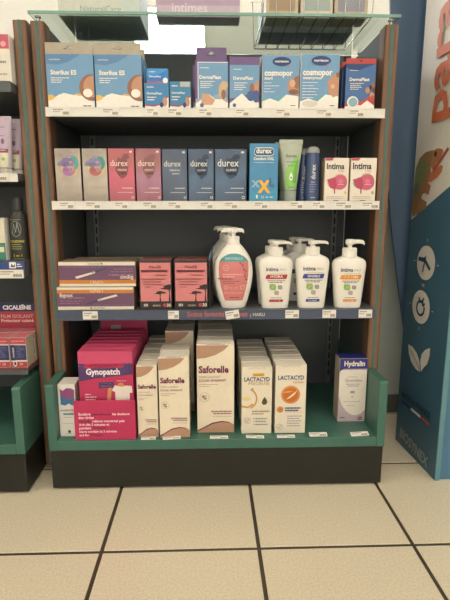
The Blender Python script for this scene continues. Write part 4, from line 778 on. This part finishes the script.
def art_lac(k):
    def f(p):
        p.rect(0, 0.995, 1, 1, M_TOPC); p.text('LACTACYD', 0.5, 0.972, 0.6, pm('#b09a8a'), asp=0.6)
        p.text('LACTACYD', 0.08, 0.79, 0.84, LBL, 'l', bold=0.03, asp=1.2)
        if k == 0:
            p.poly([(0.36, 0.86), (0.74, 0.87), (0.74, 0.91), (0.36, 0.905)], pm('#dba52e')); p.lines(0.4, 0.872, [0.3], 0.025, pm('#8a6a20')); p.text('PRÉCIEUSE', 0.22, 0.735, 0.68, pm('#b08a4a'), 'l')
            p.ring(0.18, 0.53, 0.34, 0.05, GOLD, asp=1.1, a0=-1.2, a1=1.2); p.stroke([(0, 0.42), (0.2, 0.4), (0.38, 0.45)], 0.06, GOLD); p.ell(0.16, 0.53, 0.14, 0.03, pm('#e0c88c')); p.circ(0.36, 0.68, 0.03, GOLD)
            p.poly([(0.7, 0.44), (0.8, 0.44), (0.85, 0.48), (0.82, 0.52), (0.76, 0.56), (0.7, 0.52), (0.66, 0.48)], pm('#5c5634')); p.lines(0.7, 0.48, [0.11], 0.03, pm('#dccdb0'))
            p.lines(0.34, 0.33, [0.58, 0.4], 0.035, pm('#9a8a6a'), t=0.45); p.rect(0.34, 0.36, 0.92, 0.363, pm('#b09a7a')); p.ring(0.2, 0.2, 0.1, 0.012, pm('#8a8478')); p.stroke([(0.15, 0.18), (0.25, 0.22)], 0.02, pm('#8a8478'))
            for i in range(3): p.circ(0.41, 0.235 - i * 0.045, 0.015, LBL)
            p.lines(0.46, 0.225, [0.4, 0.36, 0.42], 0.045, pm('#8a8a94'), t=0.35)
        else:
            p.text('FEMINA', 0.58, 0.735, 0.33, ORG, 'l'); p.circ(0.5, 0.57, 0.31, pm('#cf8a50')); p.circ(0.5, 0.57, 0.25, ORG); p.poly([(0.34, 0.5), (0.5, 0.56), (0.72, 0.64), (0.62, 0.57), (0.46, 0.52)], pm('#e8d8bc')); p.poly([(0.22, 0.6), (0.4, 0.63), (0.6, 0.62), (0.42, 0.6)], pm('#d89a66'))
            p.circ(0.17, 0.355, 0.11, pm('#cf8a50')); p.circ(0.17, 0.355, 0.06, pm('#b8783c')); p.lines(0.33, 0.365, [0.52, 0.44], 0.035, LBL, t=0.6); p.rect(0.33, 0.315, 0.9, 0.318, pm('#b09a7a'))
            p.lines(0.4, 0.25, [0.5, 0.42, 0.48, 0.4, 0.42], 0.036, pm('#9a94a0'), t=0.35); p.ring(0.16, 0.1, 0.1, 0.012, pm('#8a8478')); p.stroke([(0.11, 0.08), (0.21, 0.12)], 0.02, pm('#8a8478'))
    return f
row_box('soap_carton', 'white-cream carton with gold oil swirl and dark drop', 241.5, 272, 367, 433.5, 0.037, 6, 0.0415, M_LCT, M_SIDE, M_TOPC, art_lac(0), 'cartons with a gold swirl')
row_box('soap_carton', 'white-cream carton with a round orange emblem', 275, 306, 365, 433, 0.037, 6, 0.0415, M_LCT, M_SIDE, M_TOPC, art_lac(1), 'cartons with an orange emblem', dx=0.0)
M_HYB = mat('hydra_blue', '#2c2f7a', 0.4)
def art_hyd(p):
    p.rect(0, 0, 1, 1, pm('#b8a6ac')); cr = pm('#dfd8ca'); 
    p.poly([(0, 0.8), (0.04, 0.82), (1, 0.82), (1, 0.2), (0.85, 0.13), (0.68, 0.1), (0.5, 0.11), (0.3, 0.17), (0.12, 0.28), (0, 0.42)], cr)
    p.rect(0, 0.86, 1, 1, M_HYB); p.poly([(0, 0.78), (0.06, 0.82), (0.16, 0.84), (0.85, 0.84), (1, 0.84), (1, 0.88), (0, 0.88)], M_HYB); p.text('Hydralin', 0.16, 0.885, 0.74, pm('#e6dcc8'), 'l', bold=0.03, asp=1.2)
    p.text('Quotidien', 0.22, 0.64, 0.6, pm('#5a5878'), 'l'); p.circ(0.55, 0.76, 0.02, pm('#c9a5ae')); p.lines(0.3, 0.71, [0.35], 0.025, pm('#b3a48e'), t=0.4); p.lines(0.26, 0.595, [0.48], 0.025, pm('#8a7f98'), t=0.45); p.lines(0.32, 0.565, [0.4], 0.025, pm('#8a7f98'), t=0.45)
    for a in (-1, 0, 1): p.ell(0.5 + a * 0.05, 0.475, 0.03, 0.022, pm('#a88aa0'))
    p.ell(0.5, 0.4, 0.04, 0.01, pm('#9aa88a')); p.lines(0.18, 0.32, [0.62], 0.02, pm('#a898a0'), t=0.4); p.lines(0.3, 0.26, [0.3], 0.02, pm('#a898a0'), t=0.4); p.lines(0.08, 0.06, [0.2], 0.03, PURG, t=0.5); p.lines(0.75, 0.06, [0.16, 0.16], 0.03, M_INKD, t=0.6)
yh = atZ(350, 421.5, ZT).y
box_product('soap_carton', 'single cream and lilac carton with dark blue top, standing alone in the tray', 338.6, 366.3, 358.5, yh, ZT, 0.045, M_LCT, mat('lilac_grey_side', '#b5a79a', 0.5), M_HYB, art_hyd, ymid=390)

# ================================================================== NEIGHBOURING UNIT ON THE LEFT
LX0, LX1 = -1.25, -0.441
L = thing('display_shelf_unit', 'neighbouring display unit cut off by the left edge, with tubes and red boxes', 'shelf unit', (0, 0, 0))
upright(L, -0.4215, 1.118); upright(L, LX0 + 0.02, 1.118)
slab('back_panel', M_DARK, L, LX0 + 0.035, -0.4375, BACKY, BACKY + 0.012, 0.12, 1.045)
zA = atY(6, 81, 1.09).z; zB = atY(9, 173, 1.09).z; zC = atY(12, 261, 1.085).z; zD = atY(15, 369.5, 1.06).z
xe = -0.4385
shA = shelf(L, LX0 + 0.036, xe, 1.09, zA - 0.022, zA, M_SHELF); shB = shelf(L, LX0 + 0.036, min(xe, atY(18, 178, 1.088).x), 1.088, zB - 0.019, zB, M_STRIP)
shC = shelf(L, LX0 + 0.036, min(xe, atY(26, 268, 1.085).x), 1.085, zC - 0.04, zC, M_SHELF); shD = shelf(L, LX0 + 0.036, xe, 1.06, zD - 0.012, zD, M_SHELF)
tray(L, LX0 + 0.005, LX1, 1.014, 0.2605, BACKY + 0.012)
pa = atY(-3, 176, 1.088); price_label(shB, pa.x, 0.05, 1.0865, zB - 0.017, zB - 0.001)
# blue shop ticket above a white one on the third shelf
q = atY(12, 265, 1.084); wq = 0.058
b = MB(); b.box(-wq / 2, wq / 2, -0.001, 0, 0, 0.0195, 0); o = b.build('blue_ticket', mat('ticket_blue', '#34477c', 0.4), shC); o.location = (q.x - 0.001, 1.0835, zC - 0.019)
p = Print(wq, 0.0195); p.rect(0.42, 0.15, 0.68, 0.85, WHT); p.poly([(0.46, 0.3), (0.52, 0.7), (0.58, 0.4), (0.64, 0.7), (0.64, 0.25)], pm('#34477c')); p.lines(0.72, 0.55, [0.14, 0.2], 0.25, WHT, t=0.45)
for o2 in p.build(shC, names=('ticket_print', 'ticket_lettering')): o2.location = (q.x - 0.001, 1.0825, zC - 0.019)
price_label(shC, q.x - 0.003, 0.055, 1.0835, zC - 0.039, zC - 0.0195)
# items, top shelf of that unit
def art_pw(p): p.rect(0, 0, 1, 1, pm('#d8d2c6')); p.rect(0, 0.7, 1, 1, pm('#bf5a68')); p.circ(0.78, 0.8, 0.1, pm('#d99aa2')); p.lines(0.1, 0.4, [0.75], 0.1, pm('#8a857c'), t=0.5); p.lines(0.1, 0.15, [0.75], 0.08, pm('#a8a296'), t=0.5)
def left_box(name, lab, px0, px1, yt, Y, zb, depth, mf, ms, art, group=None, ymid=None):
    return box_product(name, lab, px0, px1, yt, Y, zb, depth, mf, ms, ms, art, group=group, ymid=ymid)
left_box('carton_box', 'white box with a red-pink top band on the left unit', -17, 10.5, 34, 1.10, zA, 0.09, M_CARD, M_CARD, art_pw, ymid=60)
def art_lav(p, z0):
    p.span([(z0 + 0.01, 0.26, 0.74), (0.36, 0.23, 0.77)], pm('#cfcab0')); p.span([(0.36, 0.23, 0.77), (0.43, 0.21, 0.79)], pm('#8a4a60')); p.span([(0.43, 0.21, 0.79), (0.6, 0.14, 0.86), (0.78, 0.08, 0.92), (0.92, 0.03, 0.97)], pm('#b3a2b4'))
    p.lines(0.35, 0.8, [0.3], 0.04, pm('#7a5a72')); p.ell(0.5, 0.56, 0.1, 0.05, pm('#7a5a72')); p.lines(0.35, 0.65, [0.3], 0.03, pm('#7a5a72')); p.lines(0.35, 0.4, [0.3], 0.03, WHT); p.ell(0.5, 0.25, 0.1, 0.03, pm('#9aa878'))
M_LTUBE = mat('lilac_tube', '#b7a9b5', 0.35, var=0.02); M_LCAP = mat('tube_cap', '#cfcabc', 0.35)
lt0 = squeeze_tube('cream_tube', 'lilac and cream tube nearest the left edge of the picture', -9, 8.5, -6, 5.5, 115, 168, 1.10, zB, M_LTUBE, M_LCAP, art_lav, 'lilac tubes on the left unit')
dx = atY(17.5, 140, 1.12).x - atY(8.5, 140, 1.10).x
hwT = 17.5 * 1.10 / FPX / 2; xr3 = -0.4395 - hwT - lt0.location.x
dup(lt0, (min(dx, xr3), 0.033, 0), 'lilac and cream tube second from the left edge'); dup(lt0, (xr3, 0.068, 0), 'lilac and cream tube third from the left edge, set back'); dup(lt0, (xr3, 0.104, 0), 'lilac and cream tube furthest back, nearest the upright')
# black bottle and a green and white box on the third shelf
M_BLK = mat('black_plastic', '#2b2c2a', 0.35, var=0.05)
x, w_, h_ = fit(6.5, 24.0, 197, 1.10, zC, 235)
r = thing('body_wash_bottle', 'black bottle with yellow lettering on the left unit', 'bottle', (x, 1.125, zC))
pf = smooth_prof([(0, 0.9, 0.8), (0.03, 1, 1), (0.5, 1, 1), (0.68, 0.97, 0.96), (0.76, 0.75, 0.7), (0.78, 0.62, 0.6)], 4); R = w_ / 2; pf = [(t * h_, k * R, q_ * 0.02) for t, k, q_ in pf]
b = MB(); b.loft([sup(hx, hy, z, 32, 2.6) for z, hx, hy in pf]); b.build('bottle_body', M_BLK, r, smooth=True)
b = MB(); b.loft([sup(R * k, 0.019 * k, h_ * t, 28, 2.4) for k, t in ((0.6, 0.785), (0.62, 0.8), (0.62, 0.97), (0.5, 1.0))]); b.build('flip_cap', M_BLK, r, smooth=True)
p = Print(w_, h_, surf_fn(pf, 2.6, 0.0)); ye = pm('#b5ad3e'); gw = pm('#8f948c')
p.lines(0.05, 0.64, [0.75], 0.03, pm('#8a8a50')); p.ring(0.5, 0.5, 0.3, 0.02, gw, asp=1.5); p.stroke([(0.3, 0.42), (0.4, 0.58), (0.5, 0.45), (0.6, 0.6), (0.7, 0.44)], 0.03, gw); p.stroke([(0.36, 0.4), (0.64, 0.56)], 0.02, gw); p.text('BOLEKINE', 0.5, 0.285, 0.82, ye, bold=0.03); p.lines(0.15, 0.245, [0.6, 0.65, 0.6], 0.035, pm('#9a9a50')); p.text('3 en 1', 0.5, 0.055, 0.5, ye, bold=0.02); p.lines(0.15, 0.015, [0.7], 0.03, pm('#9a9a50')); p.build(r, names=('printed_label', 'printed_lettering'))
def art_gw(p): p.rect(0, 0, 1, 1, pm('#d2cbb8')); p.rect(0, 0, 1, 0.42, pm('#3f7f6a')); p.rect(0.1, 0.2, 0.9, 0.32, pm('#d2cbb8')); p.lines(0.2, 0.9, [0.6, 0.5], 0.06, pm('#5d8a7c'))
left_box('carton_box', 'white and green box cut off by the left edge of the picture', -14, 5.0, 218, 1.097, zC, 0.05, M_CARD, M_CARD, art_gw, ymid=235)
# red and navy film boxes with their display header
RED = pm('#a83a45'); NV = pm('#2c3260')
def art_cic(p):
    cr = pm('#dcd0c0'); p.rect(0, 0, 1, 1, cr); p.rect(0, 0.78, 1, 0.99, pm('#b23f4e')); p.text('FILM ISOLANT', 0.5, 0.86, 0.74, cr); p.lines(0.15, 0.81, [0.7], 0.03, cr)
    p.rect(0.3, 0.25, 0.97, 0.75, NV); p.lines(0.38, 0.68, [0.5, 0.45, 0.5, 0.25, 0.3, 0.4, 0.45, 0.4], 0.05, pm('#aeb0c6'), t=0.45); p.rect(0.02, 0.24, 0.3, 0.76, NV); p.text('CICALEINE', 0.24, 0.5, 0.62, cr, rot=math.pi / 2, bold=0.03, asp=0.9)
    p.rect(0.02, 0.02, 0.98, 0.2, pm('#a83a45')); p.ell(0.26, 0.14, 0.12, 0.1, cr); p.ell(0.26, 0.14, 0.07, 0.06, NV); p.text('30', 0.62, 0.08, 0.2, cr)
DX = atY(11.5, 350, 1.062).x - 0.0045; DW = atY(28.3, 350, 1.062).x - DX - 0.0045; DH = atY(20, 338, 1.062).z - zD - 0.003
c0 = None; k = 0
for row_, yy in ((0, 1.064), (1, 1.115)):
    for cc in (0, 1, 2):
        X_ = DX + DW / 2 - cc * (DW + 0.0012); nm = ('nearest the upright', 'second from the upright', 'cut off by the left edge')[cc]; rw = ('front row', 'back row')[row_]
        lb_ = 'red, white and navy box, ' + nm + ', ' + rw
        if c0 is None:
            c0 = thing('wound_film_box', lb_, 'box', (X_, yy, zD + 0.0034), group='red and navy wound film boxes'); carton(c0, DW, 0.045, DH, pm('#dcd0c0'), pm('#b3aa9a'), pm('#c06a74')); p = Print(DW, DH); art_cic(p); p.build(c0)
        else: dup(c0, (X_ - c0.location.x, yy - 1.064, 0), lb_)
Hd = thing('display_carton', 'red and navy display tray with header card behind the film boxes', 'display carton', (DX + DW / 2 - DW - 0.0012, 1.168, zD + 0.0004)); hwid = 3 * DW + 0.004
hx1 = min(atY(37.5, 318, 1.168).x, -0.4385) - Hd.location.x; z1_ = atY(20, 325.5, 1.168).z - zD; z2_ = atY(20, 311.5, 1.168).z - zD; z3_ = atY(20, 303, 1.168).z - zD
slab('tray_base', pm('#8f3540'), Hd, -hwid / 2, min(hwid / 2, -0.4380 - Hd.location.x), -0.1055, 0, 0.0, 0.0025, bevel=0); slab('header_card', RED, Hd, -hwid / 2, hx1, 0, 0.0015, 0.0026, z2_, bevel=0)
extr([(-hwid / 2, z2_), (hx1 - 0.003, z2_), (hx1 - 0.003, z3_ - 0.004), (hx1 - 0.008, z3_), (-hwid / 2, z3_)], 0, 0.0015, 'header_top', NV, Hd)
p = Print(2 * hx1, z3_ + 0.01); tot = z3_ + 0.01; p.text('CICALEÏNE', 0.86, (z2_ + 0.005) / tot, 0.7, WHT, 'r', bold=0.04); p.text('FILM ISOLANT', 0.9, (z1_ + 0.019) / tot, 0.8, pm('#d9a7a5'), 'r', bold=0.01); p.text('Protecteur cutané', 0.9, (z1_ + 0.009) / tot, 0.8, pm('#e2c9c2'), 'r', bold=0.02); p.build(Hd, names=('x', 'printed_lettering'))

# ================================================================== TOTEM DISPLAY ON THE RIGHT
A = Vector((0.527, 1.040, 0)); B = Vector((0.512, 1.255, 0)); dr = (A - B).normalized(); W = (A - B).length; nrm = Vector((dr.y, -dr.x, 0)); TH = 1.42
rz = math.atan2(dr.y, dr.x)
M_TBLUE = mat('totem_blue', '#3a5d70', 0.35, var=0.06, scale=6); M_TEDGE = mat('totem_edge', '#5d8a92', 0.4); M_TFRONT = mat('totem_front', '#4c7692', 0.35, var=0.05, scale=5)
TT = thing('floor_display', 'tall blue floor display with white top, round icons and orange lettering', 'display stand', B, rz)
slab('side_panel', M_TBLUE, TT, 0, W - 0.003, 0, 0.010, 0, TH, bevel=0.0005); slab('panel_edge', M_TEDGE, TT, W - 0.003, W, 0, 0.012, 0, TH, bevel=0.0005)
def L2(px, py): q = atP(px, py, B, nrm); return ((q - B).dot(dr) / W, q.z / TH)
p = Print(W - 0.004, TH, inset=0.0); p.X = lambda u: (u - 0.5) * W
wt = pm('#cbc7bd', 0.5)
bd = [L2(*q) for q in ((409, 222), (418, 214), (428, 205), (438, 196.5), (449, 187))]; u0, v0 = bd[-1]; u1, v1 = bd[-2]; bd.append((1.05, v0 + (v0 - v1) / (u0 - u1) * (1.05 - u0)))
bd = [(-0.05, bd[0][1] - 0.004)] + bd
p.poly(bd + [(1.05, 1.0), (-0.05, 1.0)], wt)
def pp(pts, c): p.poly([L2(*q) for q in pts], pm(c))
pp([(412, 217), (418, 214), (426, 208), (427, 202), (422, 199), (421, 194), (429, 193), (431, 186), (428, 183), (431, 176), (431, 163), (434, 160), (433, 150), (426, 152), (420, 158), (416, 168), (414, 185), (412, 200)], '#8a6a48')
pp([(416, 170), (424, 158), (428, 164), (425, 178), (418, 186), (415, 182)], '#6f7a4c'); pp([(413, 200), (418, 190), (424, 192), (421, 198), (416, 210), (412, 214)], '#8a5f34'); pp([(414, 190), (417, 182), (420, 184), (417, 196), (414, 200)], '#4f6a58')
pp([(432, 158), (433, 151), (438, 148), (443, 149), (443.5, 152), (441, 158), (437, 163), (433, 170), (431, 166)], '#a06c4a'); p.circ(*L2(436, 154), 0.03, pm('#3a2c24'))
pp([(428, 182), (430, 174), (435, 169), (441, 165), (443.5, 166), (442, 172), (437, 178), (431, 182)], '#b06a44'); pp([(423, 188), (427, 184), (430, 187), (429.5, 194), (427, 195), (426, 190)], '#9a6238')
pp([(433, 170), (448, 147), (450, 149), (434, 173)], '#9c4a44')
def icon(cx, cy): 
    u, v = L2(cx, cy); r_ = 0.0435 / W; p.circ(u, v, r_, wt, 30)
    for a in range(4): ca, sa = math.cos(a * math.pi / 2), math.sin(a * math.pi / 2); k = W / TH; p.stroke([(u + ca * r_ * 1.2, v + sa * r_ * 1.2 * k), (u + ca * r_ * 1.38, v + sa * r_ * 1.38 * k)], 0.012, wt)
    return u, v
NVT = pm('#223f52')
icon(426.3, 263); icon(421.5, 307)
p.stroke([L2(419.5, 258.5), L2(425.5, 260)], 0.05, NVT); p.stroke([L2(425, 258), L2(431, 270)], 0.04, NVT); p.stroke([L2(427, 256), L2(423.5, 272)], 0.022, NVT)
u, v = L2(421.5, 308); p.ring(u, v, 0.1, 0.03, NVT, a0=0.9, a1=6.6); 
for c_ in ((420, 297, 421.5, 303), (425, 298, 423, 304), (426, 304, 423.5, 306)): p.stroke([L2(c_[0], c_[1]), L2(c_[2], c_[3])], 0.03, NVT)
pp([(409.5, 344), (414, 347), (418, 353), (420.5, 360), (421.3, 372), (417, 369), (412.5, 362), (410, 353)], '#cbc7bd'); pp([(422.5, 372), (421.5, 362), (423, 354), (427, 349.5), (431.5, 348), (431, 356), (428.5, 364), (425, 367.5)], '#cbc7bd')
p.stroke([L2(412, 350), L2(417, 360), L2(421, 371)], 0.01, NVT)
def ltext(s_, pa_, pb_, m_, bold, asp):
    (ua, va), (ub, vb) = L2(*pa_), L2(*pb_); q_ = Vector(((ub - ua) * W, (vb - va) * TH)); p.text(s_, ua, va, q_.length / (W - 0.004), m_, 'l', bold=bold, asp=asp, rot=math.atan2(q_.y, q_.x))
ltext('MADE IN FRANCE', (403, 396), (431, 419.5), pm('#1f333c'), 0.03, 1.3)
for i, c_ in enumerate(('#24384f', '#cbc7bd', '#a83a45')):
    xa, xb = 403 + 9.3 * i, 403 + 9.3 * (i + 1); ya = 399.5 + 7.9 * i; yb = 399.5 + 7.9 * (i + 1); p.poly([L2(xa, ya), L2(xb, yb), L2(xb, yb + 2.6), L2(xa, ya + 2.6)], pm(c_))
ltext('BIOSYNEX', (401, 435.5), (428.5, 468), pm('#8d9794'), 0.03, 1.2)
V_, F_, tw_ = text_mesh('para', 0.025); (ua, va), (ub, vb) = L2(446.3, 119), L2(449, -3); ln = (vb - va) * TH
xh = max(b_ for a_, b_ in V_) ; wantx = (ua - L2(431.8, 105)[0]) * W * 1.0
p.text('para', L2(448, 110)[0], va, ln / (W - 0.004), pm('#b5623f'), 'l', bold=0.025, asp=0.9 * wantx / (xh * ln / tw_), rot=math.pi / 2)
for o in p.build(TT): o.location.x = W / 2
# carcass and shelves of the display (world coordinates turned into the stand's own frame)
Minv = (Matrix.Translation(B) @ Matrix.Rotation(rz, 4, 'Z')).inverted()
def wslab(name, m_, x0, x1, y0, y1, z0, z1):
    b_ = MB(); b_.box(x0, x1, y0, y1, z0, z1); me = b_.mesh(name, bevel=0.0006); me.transform(Minv); return link(name, me, m_, TT)
zS = atY(446, 341, 1.05).z
wslab('front_panel', M_TFRONT, 0.5405, 0.93, 1.046, 1.058, 0.0, zS - 0.002); wslab('shelf', M_TEDGE, 0.5405, 0.93, 1.042, 1.235, zS - 0.0015, zS + 0.012); wslab('back_board', M_TBLUE, 0.5405, 0.93, 1.236, 1.248, 0.0, TH); wslab('far_side', M_TBLUE, 0.931, 0.943, 1.04, 1.248, 0.0, TH); wslab('shelf', M_TEDGE, 0.5405, 0.93, 1.05, 1.235, 0.66, 0.672)
def art_or(p): p.rect(0, 0, 1, 1, pm('#d6c3a4')); p.text('paranix', 0.25, 0.2, 1.2, pm('#b5623f'), 'l', rot=math.pi / 2, bold=0.03); p.rect(0, 0, 1, 0.12, pm('#cbc7bd')); p.circ(0.65, 0.4, 0.2, pm('#8a9a6a'))
zz = zS + 0.0125; xq = 0.5475
for i in range(3):
    r = thing('treatment_box', 'cream box with orange lettering on the blue floor display, ' + ('nearest the panel edge', 'second from the panel edge', 'third from the panel edge')[i], 'box', (xq + 0.03 + i * 0.068, 1.056, zz), group='cream boxes on the floor display'); carton(r, 0.06, 0.04, 0.11, pm('#d6c3a4')); p = Print(0.06, 0.11); art_or(p); p.build(r)

# dark blue sail-shaped sign panel behind the totem
YS = 1.32
out = [(389.5, -20), (392, 60), (389, 130), (388.3, 180), (390, 210), (393, 240), (396.5, 270), (400, 300), (404, 330), (408, 360), (411, 400), (412, 436), (428, 440), (432, 300), (436, 100), (438, -20)]
pts = [(q.x, max(0.0, q.z)) for q in (atY(px, py, YS) for px, py in out)]
zmin = min(q[1] for q in pts); pts = [(x_, 0.0 if z_ < zmin + 0.02 else z_) for x_, z_ in pts]
sg = extr(pts, YS, YS + 0.008, 'sign_panel', mat('sign_slate_blue', '#455a72', 0.45, var=0.05, scale=5)); tag(sg, 'plain dark blue panel with curved edge behind the floor display', 'sign panel')
